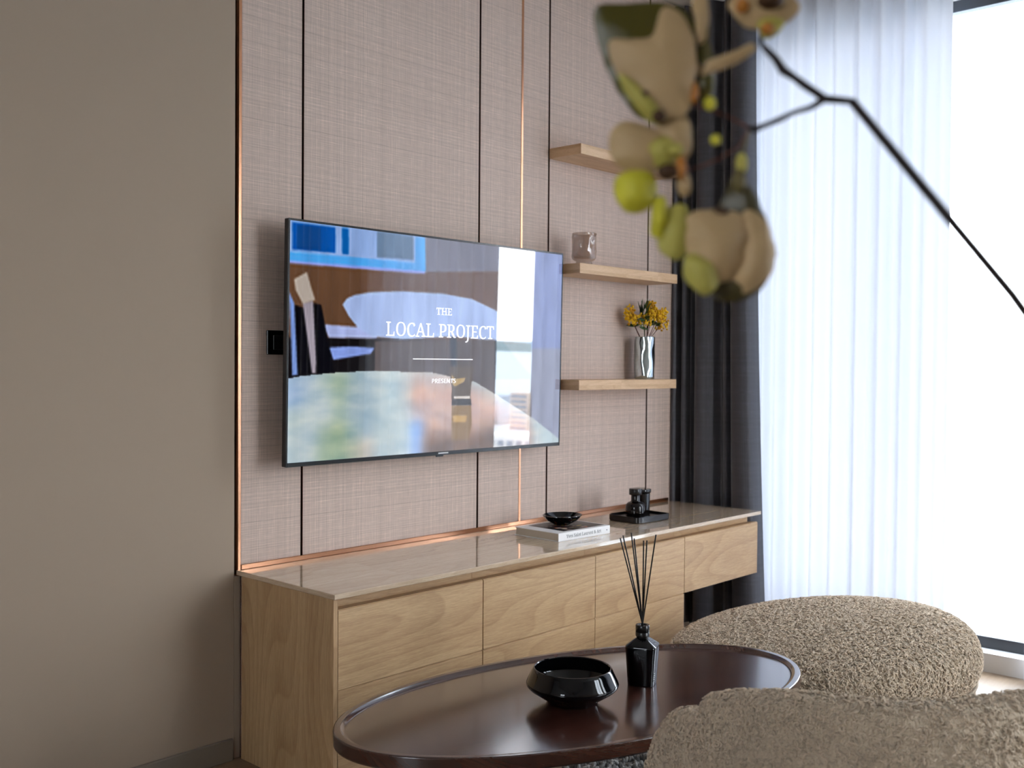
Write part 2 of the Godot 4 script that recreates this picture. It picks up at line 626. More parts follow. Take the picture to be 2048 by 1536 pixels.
func build_room() -> void:
	slab("floor", Vector3(-2.4, -0.2, -0.3), Vector3(4.85, 0.0, 5.4), M.floor)
	slab("ceiling", Vector3(-2.4, CEILING_Y, -0.3), Vector3(4.85, CEILING_Y + 0.2, 5.4), M.white)
	# behind the camera: an opening with a wide window
	var front := structure("wall_front")
	put("pier", box(Vector3(-2.4, 0, 5.2), Vector3(3.3, CEILING_Y, 5.4), 0.0), M.white, front)
	put("pier", box(Vector3(4.5, 0, 5.2), Vector3(4.85, CEILING_Y, 5.4), 0.0), M.white, front)
	put("lintel", box(Vector3(3.3, 2.92, 5.2), Vector3(4.5, CEILING_Y, 5.4), 0.0), M.white, front)
	put("sill", box(Vector3(3.3, 0, 5.2), Vector3(4.5, 0.08, 5.4), 0.0), M.white, front)

	# the panelled wall behind the television
	var wall := structure("wall_back")
	put("core", box(Vector3(-2.4, 0, -0.3), Vector3(4.85, CEILING_Y, -0.03), 0.0), M.gap, wall)
	put("plain_wall", box(Vector3(-2.2, 0, -0.03), Vector3(1.866, CEILING_Y, 0.004), 0.002), M.plaster, wall)
	for k in PANEL_EDGES.size() - 1:
		var gap := 0.004
		put("panel", box(Vector3(PANEL_EDGES[k] + gap, 0.0, -0.022), Vector3(PANEL_EDGES[k + 1] - gap, CEILING_Y, 0.0), 0.0012), M.linen, wall)
	for k in range(1, PANEL_EDGES.size() - 1):
		var x: float = PANEL_EDGES[k]
		var wide: bool = k == 3
		if wide:
			put("metal_strip", box(Vector3(x - 0.006, 0, -0.0225), Vector3(x + 0.006, CEILING_Y, 0.0022), 0.0008), M.copper, wall)
		else:
			# a narrow folded metal channel set back in the joint
			var st := begin()
			add_box(st, Vector3(x - 0.0038, 0, -0.022), Vector3(x + 0.0038, CEILING_Y, -0.008), 0.0)
			add_box(st, Vector3(x + 0.0028, 0, -0.01), Vector3(x + 0.0038, CEILING_Y, 0.0012), 0.0)
			put("metal_strip", st.commit(), M.copper_dark if k != 4 else M.copper_dark, wall)
	put("plain_wall", box(Vector3(1.866, 0, -0.03), Vector3(1.8885, 0.6, 0.004), 0.001), M.plaster, wall)
	put("edge_strip", box(Vector3(1.878, 0.6, -0.028), Vector3(1.8885, CEILING_Y, 0.006), 0.001), M.copper, wall)

	var bb := put("baseboard_back", box(Vector3(-2.2, 0, 0.0041), Vector3(1.856, 0.072, 0.018), 0.003), M.baseboard)
	bb.set_meta("kind", "structure")
	var tr := put("trim_1", box(Vector3(1.89, STONE_Y + 0.0005, 0.0006), Vector3(4.36, STONE_Y + 0.017, 0.009), 0.0012), M.copper)
	tr.set_meta("kind", "structure")

	# window wall on the right: a tall opening from floor to lintel
	var right := structure("wall_right")
	put("pier", box(Vector3(4.62, 0, -0.03), Vector3(4.85, CEILING_Y, 0.24), 0.0), M.white, right)
	put("pier", box(Vector3(4.62, 0, 2.72), Vector3(4.85, CEILING_Y, 4.0), 0.0), M.white, right)
	put("pier", box(Vector3(4.62, 0, 5.1), Vector3(4.85, CEILING_Y, 5.2), 0.0), M.white, right)
	put("lintel", box(Vector3(4.62, 2.92, 4.0), Vector3(4.85, CEILING_Y, 5.1), 0.0), M.white, right)
	put("sill", box(Vector3(4.62, 0, 4.0), Vector3(4.85, 0.08, 5.1), 0.0), M.white, right)
	put("lintel", box(Vector3(4.62, 2.92, 0.24), Vector3(4.85, CEILING_Y, 2.72), 0.0), M.white, right)
	put("sill", box(Vector3(4.62, 0, 0.24), Vector3(4.85, 0.08, 2.72), 0.0), M.white, right)
	window("window_1", Vector3(4.73, 0.08, 0.24), Vector3(4.73, 2.92, 2.72), [0.24, 0.98, 1.80, 2.67])
	window("window_2", Vector3(4.73, 0.08, 4.0), Vector3(4.73, 2.92, 5.1), [4.0, 4.525, 5.05])
	window("window_3", Vector3(3.3, 0.08, 5.3), Vector3(4.5, 2.92, 5.3), [3.3, 3.875, 4.45])

	# the other side of the room has a smaller window
	var left := structure("wall_left")
	put("pier", box(Vector3(-2.4, 0, -0.03), Vector3(-2.2, CEILING_Y, 2.0), 0.0), M.white, left)
	put("pier", box(Vector3(-2.4, 0, 2.9), Vector3(-2.2, CEILING_Y, 5.2), 0.0), M.white, left)
	put("lintel", box(Vector3(-2.4, 2.4, 2.0), Vector3(-2.2, CEILING_Y, 2.9), 0.0), M.white, left)
	put("sill", box(Vector3(-2.4, 0, 2.0), Vector3(-2.2, 0.9, 2.9), 0.0), M.white, left)
	window("window_4", Vector3(-2.3, 0.9, 2.0), Vector3(-2.3, 2.4, 2.9), [2.0, 2.425, 2.85])

	var rug := thing("area_rug", "grey flecked thick pile rug under the oval coffee table", "rug", Vector3(2.3, 0, 1.6))
	put("backing", box(Vector3(-1.0, 0.0005, -0.75), Vector3(0.72, 0.008, 0.95), 0.003), M.rug, rug)
	var rng := RandomNumberGenerator.new()
	rng.seed = 4
	var mm := MultiMesh.new()
	mm.transform_format = MultiMesh.TRANSFORM_3D
	mm.use_colors = true
	var st := begin()
	add_blob(st, Vector3(0, 0.007, 0), Vector3(0.0055, 0.009, 0.0055), 6, 4)
	mm.mesh = st.commit()
	mm.instance_count = 20000
	for i in mm.instance_count:
		var tilt := Basis(Vector3(rng.randf_range(-1, 1), 0.2, rng.randf_range(-1, 1)).normalized(), rng.randf_range(0, 0.9))
		mm.set_instance_transform(i, Transform3D(tilt.scaled(Vector3.ONE * rng.randf_range(0.8, 1.5)), Vector3(rng.randf_range(-0.99, 0.71), 0.006, rng.randf_range(-0.74, 0.94))))
		var g := rng.randf_range(0.09, 0.5)
		mm.set_instance_color(i, Color(g, g * 0.96, g * 0.92))
	var tufts := MultiMeshInstance3D.new()
	tufts.name = "pile"
	tufts.multimesh = mm
	var fleck := paint(Color.WHITE, 1.0)
	fleck.vertex_color_use_as_albedo = true
	tufts.material_override = fleck
	tufts.set_meta("kind", "stuff")
	rug.add_child(tufts)


# ---------------------------------------------------------------- what the window looks out on
func build_city() -> void:
	var base := -52.0
	slab("city_ground", Vector3(40, base - 2.0, -3600), Vector3(6000, base, 5600), M.city_ground)
	var rows := []
	var swell := noise(FastNoiseLite.TYPE_SIMPLEX_SMOOTH, 0.004, 9, 3)
	for i in 7:
		var row := PackedVector3Array()
		for j in 41:
			var z := -3600.0 + j * 220.0
			var lift := sin(PI * i / 6.0)
			row.append(Vector3(4400.0 + i * 240.0, base - 1.0 + lift * (62.0 + 26.0 * swell.get_noise_2d(z * 0.5, i * 30.0)), z))
		rows.append(row)
	put("hills", grid(rows), M.hill).set_meta("kind", "structure")
	var rng := RandomNumberGenerator.new()
	rng.seed = 21
	var mats := [M.city_pale, M.city_grey, M.city_tan, M.concrete]
	var spots := [Vector3(cos(deg_to_rad(42.5)) * 330.0, 24.0, 1.3 + sin(deg_to_rad(42.5)) * 330.0)]
	for k in 400:
		if spots.size() > 34:
			break
		var ang := deg_to_rad(rng.randf_range(33.0, 51.0) if k % 4 else rng.randf_range(-26.0, -12.0))
		var far := 130.0 + 620.0 * pow(rng.randf(), 0.8)
		var w := rng.randf_range(9, 26)
		var d := rng.randf_range(9, 22)
		var h := rng.randf_range(6, 24) * (1.0 if far > 200.0 else 0.7)
		var at := Vector3(cos(ang) * far, base, 1.3 + sin(ang) * far)
		var turn := rng.randf_range(-0.5, 0.5)
		var clear := true
		for p in spots:
			if Vector2(p.x - at.x, p.z - at.z).length() < p.y + Vector2(w, d).length() / 2.0:
				clear = false
		if not clear:
			continue
		spots.append(Vector3(at.x, Vector2(w, d).length() / 2.0, at.z))
		var b := thing("city_building", "%s distant city building %s" % [["pale stone", "blue-grey", "tan", "light grey concrete"][k % 4], "reflected in the television screen" if ang > 0.0 else "beyond the open gap of the sheers"], "building", at, turn, "distant city buildings")
		put("walls", box(Vector3(-w / 2, 0, -d / 2), Vector3(w / 2, h, d / 2), 0.2), mats[k % 4], b)
		var st := begin()
		var floors := int(h / 3.2)
		for f in floors:
			for side in [-1, 1]:
				add_box(st, Vector3(side * w / 2 - 0.15, 1.0 + f * 3.2, -d / 2 + 1.0), Vector3(side * w / 2 + 0.15, 2.5 + f * 3.2, d / 2 - 1.0), 0.0)
		if floors > 0:
			var g := put("window_bands", st.commit(), M.city_window, b)
			g.set_meta("kind", "stuff")
	# the long block with a grid of windows that the screen shows
	var ang := deg_to_rad(42.5)
	var at := Vector3(cos(ang) * 330.0, base, 1.3 + sin(ang) * 330.0)
	var big := thing("apartment_block", "long pale apartment block with gridded windows reflected in the television screen", "building", at, -deg_to_rad(35.0))
	put("walls", box(Vector3(-8, 0, -17), Vector3(8, 24, 17), 0.2), M.city_pale, big)
	var pane := box(Vector3(-0.2, 0, -0.9), Vector3(0.2, 1.7, 0.9), 0.0)
	for f in 7:
		for j in 11:
			put("window", pane, M.city_window, big, Vector3(-8.0, 1.6 + f * 3.2, -14.5 + j * 2.9))


# ---------------------------------------------------------------- curtains
# a hanging cloth: path of [z, x] points at the top and at the bottom, closed to a thin sheet
func cloth(top: Array, bottom: Array, y0: float, y1: float, thick: float, sub := 6) -> Mesh:
	var lined := thick > 0.0
	var n := top.size()
	var line := func(pts: Array) -> PackedVector2Array:
		var out := PackedVector2Array()
		for i in n - 1:
			var p0: Array = pts[maxi(i - 1, 0)]
			var p1: Array = pts[i]
			var p2: Array = pts[i + 1]
			var p3: Array = pts[mini(i + 2, n - 1)]
			for k in sub:
				out.append(Vector2(p1[0], p1[1]).cubic_interpolate(Vector2(p2[0], p2[1]), Vector2(p0[0], p0[1]), Vector2(p3[0], p3[1]), float(k) / sub))
		out.append(Vector2(pts[n - 1][0], pts[n - 1][1]))
		return out
	var a: PackedVector2Array = line.call(top)
	var b: PackedVector2Array = line.call(bottom)
	var rows := []
	var steps := 16
	for i in steps + 1:
		var t := float(i) / steps
		var y := lerpf(y1, y0, t)
		var row := PackedVector3Array()
		for k in a.size():
			var p := a[k].lerp(b[k], t * t * 0.6 + t * 0.4)
			row.append(Vector3(p.y, y, p.x))
		for k in range(a.size() - 1 if lined else -1, -1, -1):
			var p := a[k].lerp(b[k], t * t * 0.6 + t * 0.4)
			row.append(Vector3(p.y + thick, y, p.x))
		rows.append(row)
	return grid(rows, lined, Vector2(a.size() * 0.03, y1 - y0))


func waves(z0: float, z1: float, x: float, amp: float, period: float, seed_: int) -> Array:
	var rng := RandomNumberGenerator.new()
	rng.seed = seed_
	var out := []
	var z := z0
	var side := 1.0
	while z < z1 - period * 0.2:
		out.append([z, x + side * amp * rng.randf_range(0.55, 1.0)])
		side = -side
		z += period * 0.5 * rng.randf_range(0.65, 1.35)
	out.append([z1, x])
	return out


func build_curtains() -> void:
	# folds of the dark drape from the wall outwards: narrow pleats, then broad ones, then the turned edge
	var top := [[0.003, 4.379], [0.020, 4.381], [0.036, 4.452], [0.052, 4.392], [0.070, 4.402], [0.082, 4.455], [0.098, 4.400], [0.112, 4.455], [0.128, 4.398], [0.165, 4.388], [0.205, 4.412], [0.232, 4.462], [0.262, 4.440], [0.285, 4.470], [0.305, 4.412], [0.345, 4.402], [0.374, 4.418], [0.386, 4.450], [0.390, 4.500]]
	var bottom := [[0.003, 4.379], [0.026, 4.381], [0.048, 4.452], [0.066, 4.388], [0.092, 4.400], [0.104, 4.455], [0.112, 4.402], [0.122, 4.455], [0.136, 4.394], [0.182, 4.384], [0.228, 4.410], [0.262, 4.462], [0.300, 4.438], [0.328, 4.470], [0.356, 4.408], [0.425, 4.394], [0.466, 4.414], [0.478, 4.450], [0.482, 4.500]]
	var dark := thing("drape", "charcoal grey floor-length drape gathered beside the panelled wall", "curtain", Vector3.ZERO, 0.0, "dark drapes at the window")
	put("cloth", cloth(top, bottom, 0.012, CEILING_Y - 0.012, 0.0025), M.drape, dark)
	var far := put("drape", cloth(waves(2.80, 3.96, 4.43, 0.03, 0.085, 5), waves(2.80, 3.96, 4.43, 0.034, 0.085, 5), 0.012, CEILING_Y - 0.012, 0.0025), M.drape)
	tag(far, "charcoal drape gathered at the far end of the window past both sheers", "curtain", "dark drapes at the window")
	var s1 := put("sheer_curtain", cloth(waves(0.30, 1.31, 4.545, 0.026, 0.10, 12), waves(0.30, 1.31, 4.545, 0.032, 0.10, 12), 0.012, CEILING_Y - 0.012, 0.0), M.sheer)
	tag(s1, "white translucent sheer curtain beside the charcoal drape", "curtain", "white sheers at the window")
	var s2 := put("sheer_curtain", cloth(waves(1.63, 2.84, 4.545, 0.026, 0.11, 31), waves(1.63, 2.84, 4.545, 0.032, 0.11, 31), 0.012, CEILING_Y - 0.012, 0.0), M.sheer)
	tag(s2, "white sheer curtain past the open gap, reflected in the television", "curtain", "white sheers at the window")


# ---------------------------------------------------------------- cabinets
func build_cabinets() -> void:
	var xs := [1.8985, 2.514, 3.132, 3.748, 4.366]
	var front := 0.508
	var labels := ["oak drawer cabinet at the left end with a full-height side panel", "oak drawer cabinet behind the left half of the coffee table", "oak drawer cabinet behind the diffuser reeds", "floating single-drawer oak cabinet in front of the charcoal drape"]
	for k in 4:
		var x0: float = xs[k]
		var x1: float = xs[k + 1]
		var low := 0.0 if k < 3 else 0.328
		var unit := thing("drawer_cabinet", labels[k], "cabinet", Vector3(x0, low, 0.0), 0.0, "cabinets under the television")
		var shift := Vector3(x0, low, 0.0)
		var edge := 0.0
		if k == 0:
			upright = true
			put("side_panel", box(Vector3(-0.0165, 0, 0.0205), Vector3(0.0, 0.6025, front), 0.001), M.oak_upright, unit)
			upright = false
		# carcass with the recessed grip strip under the stone
		put("body", box(Vector3(edge + 0.0005, (0.02 if k == 3 else 0.0), 0.0205), Vector3(x1 - x0 - 0.0005, 0.602 - low, front - 0.055), 0.0005), M.shadow_wood, unit)
		var tops := [0.568, 0.3262] if k < 3 else [0.568]
		var lows := [0.3285, 0.088] if k < 3 else [0.328]
		for d in tops.size():
			var lo := Vector3(0.0030 if k == 1 else 0.0015, lows[d] - low, front - 0.0545)
			var hi := Vector3(x1 - x0 - 0.0018, tops[d] - low, front)
			# drawer front with a bevelled upper lip for the fingers; grain runs on from front to front
			var st := begin()
			var lip := 0.006
			var p := [Vector2(hi.z, lo.y), Vector2(hi.z, hi.y - 0.0035), Vector2(hi.z - 0.0045, hi.y), Vector2(hi.z - 0.006, hi.y), Vector2(lo.z, hi.y - lip), Vector2(lo.z, lo.y)]
			for e in p.size():
				var a: Vector2 = p[e]
				var b: Vector2 = p[(e + 1) % p.size()]
				var out := Vector3(0, -(b.x - a.x), b.y - a.y)
				face(st, [Vector3(lo.x, a.y, a.x), Vector3(hi.x, a.y, a.x), Vector3(hi.x, b.y, b.x), Vector3(lo.x, b.y, b.x)], out)
			for sx in [lo.x, hi.x]:
				var ring := []
				for q in p:
					ring.append(Vector3(sx, q.y, q.x))
				face(st, ring, Vector3(-1 if sx == lo.x else 1, 0, 0))
			var dr := put("drawer", shifted_uv(st.commit(), Vector2(shift.x + 0.13 * d, -(shift.y + lo.y) + 0.37 * d)), M.oak, unit)
			dr.set_meta("label", "upper drawer front" if d == 0 else "lower drawer front")
		if k < 3:
			put("plinth", box(Vector3(0.002, 0.0, front - 0.06), Vector3(x1 - x0 - 0.002, 0.085, front - 0.03), 0.001), M.oak, unit)
	var st := begin()
	add_box(st, Vector3(1.8745, 0.603, 0.0006), Vector3(4.372, STONE_Y, 0.522), 0.0016)
	var top := put("stone_worktop", st.commit(), M.stone)
	tag(top, "polished beige veined stone worktop along the oak cabinets", "worktop")


# the same mesh with its texture moved on, so that neighbouring fronts show one run of grain
func shifted_uv(m: Mesh, by: Vector2) -> Mesh:
	var arrays := m.surface_get_arrays(0)
	var uv: PackedVector2Array = arrays[Mesh.ARRAY_TEX_UV]
	for i in uv.size():
		uv[i] += by
	arrays[Mesh.ARRAY_TEX_UV] = uv
	var out := ArrayMesh.new()
	out.add_surface_from_arrays(Mesh.PRIMITIVE_TRIANGLES, arrays)
	return out


# ---------------------------------------------------------------- television
var SCREEN_SHAPES := [
	["white_wall", Color8(150, 182, 238), [-0.006, -0.013, 0.429, -0.002, 0.433, 0.159, -0.005, 0.168]],
	["right_wall", Color8(118, 116, 132), [0.428, -0.02, 1.012, -0.02, 1.017, 0.124, 0.431, 0.157]],
	["brown", Color8(104, 72, 50), [-0.012, 0.175, 0.433, 0.162, 0.699, 0.122, 1.017, 0.124, 1.027, 0.469, -0.01, 0.506]],
	["cyan_sill", Color8(78, 172, 250), [-0.005, 0.127, 0.397, 0.122, 0.395, 0.006, 0.43, 0.003, 0.435, 0.155, -0.005, 0.17]],
	["sill_low", Color8(150, 165, 245), [-0.005, 0.164, 0.433, 0.155, 0.433, 0.169, -0.005, 0.176]],
	["pane1", Color8(4, 86, 178), [0.006, 0.005, 0.133, 0.005, 0.134, 0.114, 0.007, 0.119]],
	["pane1b", Color8(10, 70, 140), [0.019, 0.015, 0.09, 0.014, 0.091, 0.111, 0.02, 0.113]],
	["slim", Color8(0, 96, 178), [0.153, 0.004, 0.174, 0.005, 0.175, 0.115, 0.155, 0.116]],
	["pane2", Color8(92, 120, 152), [0.265, 0.001, 0.389, 0.002, 0.391, 0.109, 0.266, 0.114]],
	["dark", Color8(16, 13, 16), [-0.01, 0.481, 0.738, 0.465, 0.872, 0.657, -0.009, 0.654]],
	["seatA", Color8(180, 192, 245), [0.101, 0.42, 0.27, 0.429, 0.27, 0.474, 0.117, 0.476]],
	["oval", Color8(176, 198, 248), [0.158, 0.332, 0.171, 0.305, 0.196, 0.287, 0.251, 0.269, 0.353, 0.255, 0.497, 0.251, 0.612, 0.267, 0.703, 0.312, 0.821, 0.387, 0.867, 0.475, 0.707, 0.466, 0.538, 0.453, 0.356, 0.475, 0.257, 0.465, 0.207, 0.428, 0.178, 0.381]],
	["seatB", Color8(140, 165, 240), [0.119, 0.517, 0.189, 0.51, 0.263, 0.515, 0.251, 0.542, 0.132, 0.571]],
	["post", Color8(88, 74, 70), [0.262, 0.483, 0.707, 0.461, 0.713, 0.757, 0.264, 0.621]],
	["post_dark", Color8(40, 44, 58), [0.529, 0.454, 0.554, 0.455, 0.557, 0.656, 0.536, 0.656]],
	["backrest_top", Color8(196, 182, 170), [0.013, 0.239, 0.05, 0.205, 0.061, 0.259, 0.075, 0.319, 0.039, 0.339, 0.018, 0.284]],
	["chair_edge", Color8(128, 158, 225), [0, 0.292, 0.015, 0.341, 0.029, 0.633, 0.011, 0.637]],
	["chair_a", Color8(4, 4, 10), [0.015, 0.345, 0.042, 0.356, 0.068, 0.628, 0.027, 0.633]],
	["chair_mid", Color8(168, 158, 170), [0.039, 0.339, 0.069, 0.324, 0.082, 0.503, 0.08, 0.628, 0.068, 0.628]],
	["chair_b", Color8(3, 3, 9), [0.07, 0.333, 0.093, 0.339, 0.136, 0.628, 0.083, 0.633]],
	["right_light", Color8(138, 152, 202), [0.859, -0.012, 1.012, -0.012, 1.028, 0.496, 0.863, 0.501]],
	["right_low", Color8(150, 154, 178), [0.863, 0.501, 1.028, 0.496, 1.044, 1.039, 0.873, 0.893]],
	["table", Color8(196, 212, 216), [-0.009, 0.652, 0.035, 0.639, 0.126, 0.626, 0.255, 0.616, 0.466, 0.625, 0.551, 0.649, 0.63, 0.671, 0.713, 0.732, 0.877, 0.862, 1.007, 0.987, 1.01, 1.118, -0.007, 1.016]],
	["green1", Color8(168, 190, 168), [0.095, 0.637, 0.19, 0.626, 0.175, 0.744, 0.097, 0.873, 0.083, 0.96, 0.122, 1.018, 0.227, 1.006, 0.192, 0.856]],
	["blue1", Color8(160, 188, 225), [0.002, 0.65, 0.05, 0.643, 0.054, 0.74, 0.006, 0.76]],
	["bluegrey", Color8(165, 188, 200), [0.19, 0.628, 0.252, 0.623, 0.25, 0.905, 0.193, 0.924]],
	["tan_low", Color8(205, 196, 184), [0.193, 0.969, 0.256, 0.91, 0.257, 1.008, 0.178, 1.012]],
	["blueband", Color8(150, 190, 255), [0.388, 0.831, 0.429, 0.828, 0.432, 1.005, 0.39, 1.004]],
	["pink", Color8(214, 180, 168), [0.376, 0.632, 0.542, 0.649, 0.713, 0.745, 0.878, 0.88, 0.881, 1.025, 0.432, 1.008, 0.429, 0.821, 0.382, 0.819]],
	["brown_low", Color8(128, 100, 80), [0.438, 0.905, 0.556, 0.92, 0.716, 0.884, 0.858, 0.971, 0.882, 1.039, 0.439, 1.008]],
	["glassbody", Color8(96, 80, 62), [0.527, 0.596, 0.625, 0.594, 0.613, 0.701, 0.612, 0.755, 0.538, 0.753, 0.539, 0.7]],
	["glassgold", Color8(190, 158, 96), [0.536, 0.632, 0.552, 0.656, 0.592, 0.649, 0.585, 0.671, 0.552, 0.692, 0.542, 0.685]],
	["glassband", Color8(225, 215, 205), [0.547, 0.739, 0.61, 0.74, 0.61, 0.752, 0.548, 0.751]],
	["glassfoot", Color8(52, 46, 44), [0.54, 0.753, 0.614, 0.755, 0.617, 0.785, 0.539, 0.782]],
	["glassrefl", Color8(150, 118, 70), [0.54, 0.782, 0.615, 0.785, 0.62, 0.879, 0.606, 0.953, 0.54, 0.948]],
	["goldrefl", Color8(206, 164, 92), [0.545, 0.831, 0.6, 0.834, 0.596, 0.866, 0.546, 0.863]],
]


func fill_polygon(im: Image, uv: Array, c: Color) -> void:
	var w := im.get_width()
	var h := im.get_height()
	var n := uv.size() / 2
	var y0 := 9e9
	var y1 := -9e9
	for k in n:
		y0 = minf(y0, uv[k * 2 + 1] * h)
		y1 = maxf(y1, uv[k * 2 + 1] * h)
	for y in range(maxi(0, int(y0)), mini(h, int(y1) + 1)):
		var cuts := []
		for k in n:
			var ax: float = uv[k * 2] * w
			var ay: float = uv[k * 2 + 1] * h
			var bx: float = uv[((k + 1) % n) * 2] * w
			var by: float = uv[((k + 1) % n) * 2 + 1] * h
			if (ay <= y) != (by <= y):
				cuts.append(ax + (y - ay) / (by - ay) * (bx - ax))
		cuts.sort()
		for k in range(0, cuts.size() - 1, 2):
			var a := clampi(int(round(cuts[k])), 0, w)
			var b := clampi(int(round(cuts[k + 1])), 0, w)
			if b > a:
				im.fill_rect(Rect2i(a, y, b - a, 1), c)


func softened(im: Image, k: int) -> void:
	var w := im.get_width()
	var h := im.get_height()
	im.resize(maxi(2, w / k), maxi(2, h / k), Image.INTERPOLATE_BILINEAR if k < 4 else Image.INTERPOLATE_LANCZOS)
	im.resize(w, h, Image.INTERPOLATE_CUBIC)


# the picture on the screen: an out-of-focus dining room, and a table with a glass in front
func screen_picture() -> ImageTexture:
	var w := 1024
	var h := 608
	var far := Image.create(w, h, false, Image.FORMAT_RGB8)
	far.fill(Color8(96, 84, 84))
	var near := Image.create(w, h, false, Image.FORMAT_RGB8)
	near.fill(Color8(196, 212, 216))
	var mask := Image.create(w, h, false, Image.FORMAT_RGB8)
	mask.fill(Color.BLACK)
	for s in SCREEN_SHAPES:
		if s[0] == "table":
			fill_polygon(mask, s[2], Color.WHITE)
		elif s[0] in ["green1", "blue1", "bluegrey", "tan_low", "blueband", "pink", "brown_low"]:
			fill_polygon(near, s[2], s[1])
		elif not s[0].begins_with("glass") and s[0] != "goldrefl":
			fill_polygon(far, s[2], s[1])
	softened(far, 5)
	softened(near, 44)
	softened(mask, 3)
	var fine := noise(FastNoiseLite.TYPE_SIMPLEX_SMOOTH, 0.012, 2, 3)
	var im := Image.create(w, h, false, Image.FORMAT_RGB8)
	for y in h:
		for x in w:
			var n := fine.get_noise_2d(x * 0.6, y * 1.7)
			var c := far.get_pixel(x, y) * (1.0 + 0.10 * fine.get_noise_2d(x * 1.6, y * 0.4))
			var c2 := near.get_pixel(x, y)
			c2 = Color(c2.r + n * 0.10, c2.g + n * 0.07, c2.b + n * 0.04)
			c = c.lerp(c2, mask.get_pixel(x, y).r)
			im.set_pixel(x, y, Color(clampf(c.r, 0, 1), clampf(c.g, 0, 1), clampf(c.b, 0, 1)))
	for s in SCREEN_SHAPES:
		if s[0].begins_with("glass") or s[0] == "goldrefl":
			fill_polygon(im, s[2], s[1])
	softened(im, 2)
	return ImageTexture.create_from_image(im)


func build_television() -> void:
	var tv := thing("television", "large flat black television on the panelled wall showing a dining room", "television", Vector3(2.6895, 0.9555, 0.107))
	tv.rotation.x = deg_to_rad(0.9)
	var w := 1.395
	var h := 0.818
	var hw := w / 2.0
	put("housing", box(Vector3(-hw, 0.0, -0.024), Vector3(hw, h, -0.0012), 0.002), M.black_plastic, tv)
	var st := begin()
	add_box(st, Vector3(-hw, 0.0, -0.0012), Vector3(-hw + 0.006, h, 0.0012), 0.0004)
	add_box(st, Vector3(hw - 0.006, 0.0, -0.0012), Vector3(hw, h, 0.0012), 0.0004)
	add_box(st, Vector3(-hw + 0.006, h - 0.007, -0.0012), Vector3(hw - 0.006, h, 0.0012), 0.0004)
	add_box(st, Vector3(-hw + 0.006, 0.0, -0.0012), Vector3(hw - 0.006, 0.014, 0.0012), 0.0004)
	var bezel := put("bezel", st.commit(), M.black_satin, tv)
	put("sensor", box(Vector3(-0.018, -0.006, -0.008), Vector3(0.018, 0.0, -0.0015), 0.001), M.black_plastic, bezel)
	put("badge", box(Vector3(-0.012, 0.005, 0.0012), Vector3(0.040, 0.010, 0.0015), 0.0), M.print_white, bezel)
	var glow := paint(Color8(3, 3, 4), 0.02, 0.0, 0.707)
	glow.clearcoat_enabled = true
	glow.clearcoat = 1.0
	glow.clearcoat_roughness = 0.02
	glow.emission_enabled = true
	glow.emission = Color.BLACK
	glow.emission_texture = screen_picture()
	glow.emission_energy_multiplier = SCREEN_GLOW
	var x0 := -hw + 0.006
	var x1 := hw - 0.006
	var y0 := 0.014
	var y1 := h - 0.007
	var ss := begin()
	tri(ss, [Vector3(x0, y1, 0), Vector3(x1, y1, 0), Vector3(x1, y0, 0)], [Vector3.BACK, Vector3.BACK, Vector3.BACK], [Vector2(0, 0), Vector2(1, 0), Vector2(1, 1)])
	tri(ss, [Vector3(x0, y1, 0), Vector3(x1, y0, 0), Vector3(x0, y0, 0)], [Vector3.BACK, Vector3.BACK, Vector3.BACK], [Vector2(0, 0), Vector2(1, 1), Vector2(0, 1)])
	var screen := put("screen", ss.commit(), glow, tv)
	screen.set_meta("label", "glossy lit screen with white title lettering")
	var lit := paint(Color8(240, 240, 245), 0.4)
	lit.emission_enabled = true
	lit.emission = Color8(245, 246, 255)
	lit.emission_energy_multiplier = SCREEN_GLOW * 1.25
	var sw := x1 - x0
	var sh := y1 - y0
	for t in [["THE", 0.506, 0.338, 0.026, "Droid Serif", 0.058], ["LOCAL PROJECT", 0.501, 0.430, 0.050, "Droid Serif", 0.402], ["PRESENTS", 0.508, 0.666, 0.016, "Droid Sans", 0.089]]:
		var mesh := letters(t[0], t[3], t[4], 0.0003)
		var cap := put("title", mesh, lit, screen, Vector3(x0 + sw * t[1], y1 - sh * t[2], 0.0004))
		cap.scale.x = t[5] * sw / mesh.get_aabb().size.x
	put("title_rule", box(Vector3(x0 + sw * 0.394, y1 - sh * 0.5645, 0.0002), Vector3(x0 + sw * 0.618, y1 - sh * 0.561, 0.0006), 0.0), lit, screen)
	# bracket on the wall
	st = begin()
	add_box(st, Vector3(-0.22, 0.2, -0.104), Vector3(0.22, 0.62, -0.09), 0.002)
	for s in [-0.18, 0.14]:
		add_box(st, Vector3(s, 0.15, -0.092), Vector3(s + 0.04, 0.66, -0.022), 0.002)
	put("wall_bracket", st.commit(), M.black_satin, tv)

	var socket := thing("wall_socket", "small black wall socket plate hidden in the shade left of the television", "socket", Vector3(2.03, 1.368, 0.0))
	put("plate", box(Vector3(-0.043, -0.041, 0.0003), Vector3(0.043, 0.041, 0.008), 0.002), M.black_satin, socket)
	put("rocker", box(Vector3(-0.02, -0.024, 0.008), Vector3(0.02, 0.024, 0.0105), 0.001), M.black_plastic, socket)


# ---------------------------------------------------------------- shelves
func build_shelves() -> void:
	for s in [[2.2402, "topmost floating oak shelf, partly behind the blossom", 0.0], [1.7342, "middle floating oak shelf carrying the amber glass tumbler", 1.3], [1.2356, "lowest floating oak shelf carrying the vase of yellow flowers", 2.2]]:
		var sh := put("floating_shelf", shifted_uv(box(Vector3(0, -0.0435, 0.0004), Vector3(0.7366, 0, 0.1776), 0.0012), Vector2(s[2], s[2] * 0.7)), M.shelf_oak, null, Vector3(3.4296, s[0], 0))
		tag(sh, s[1], "shelf", "floating shelves beside the television")


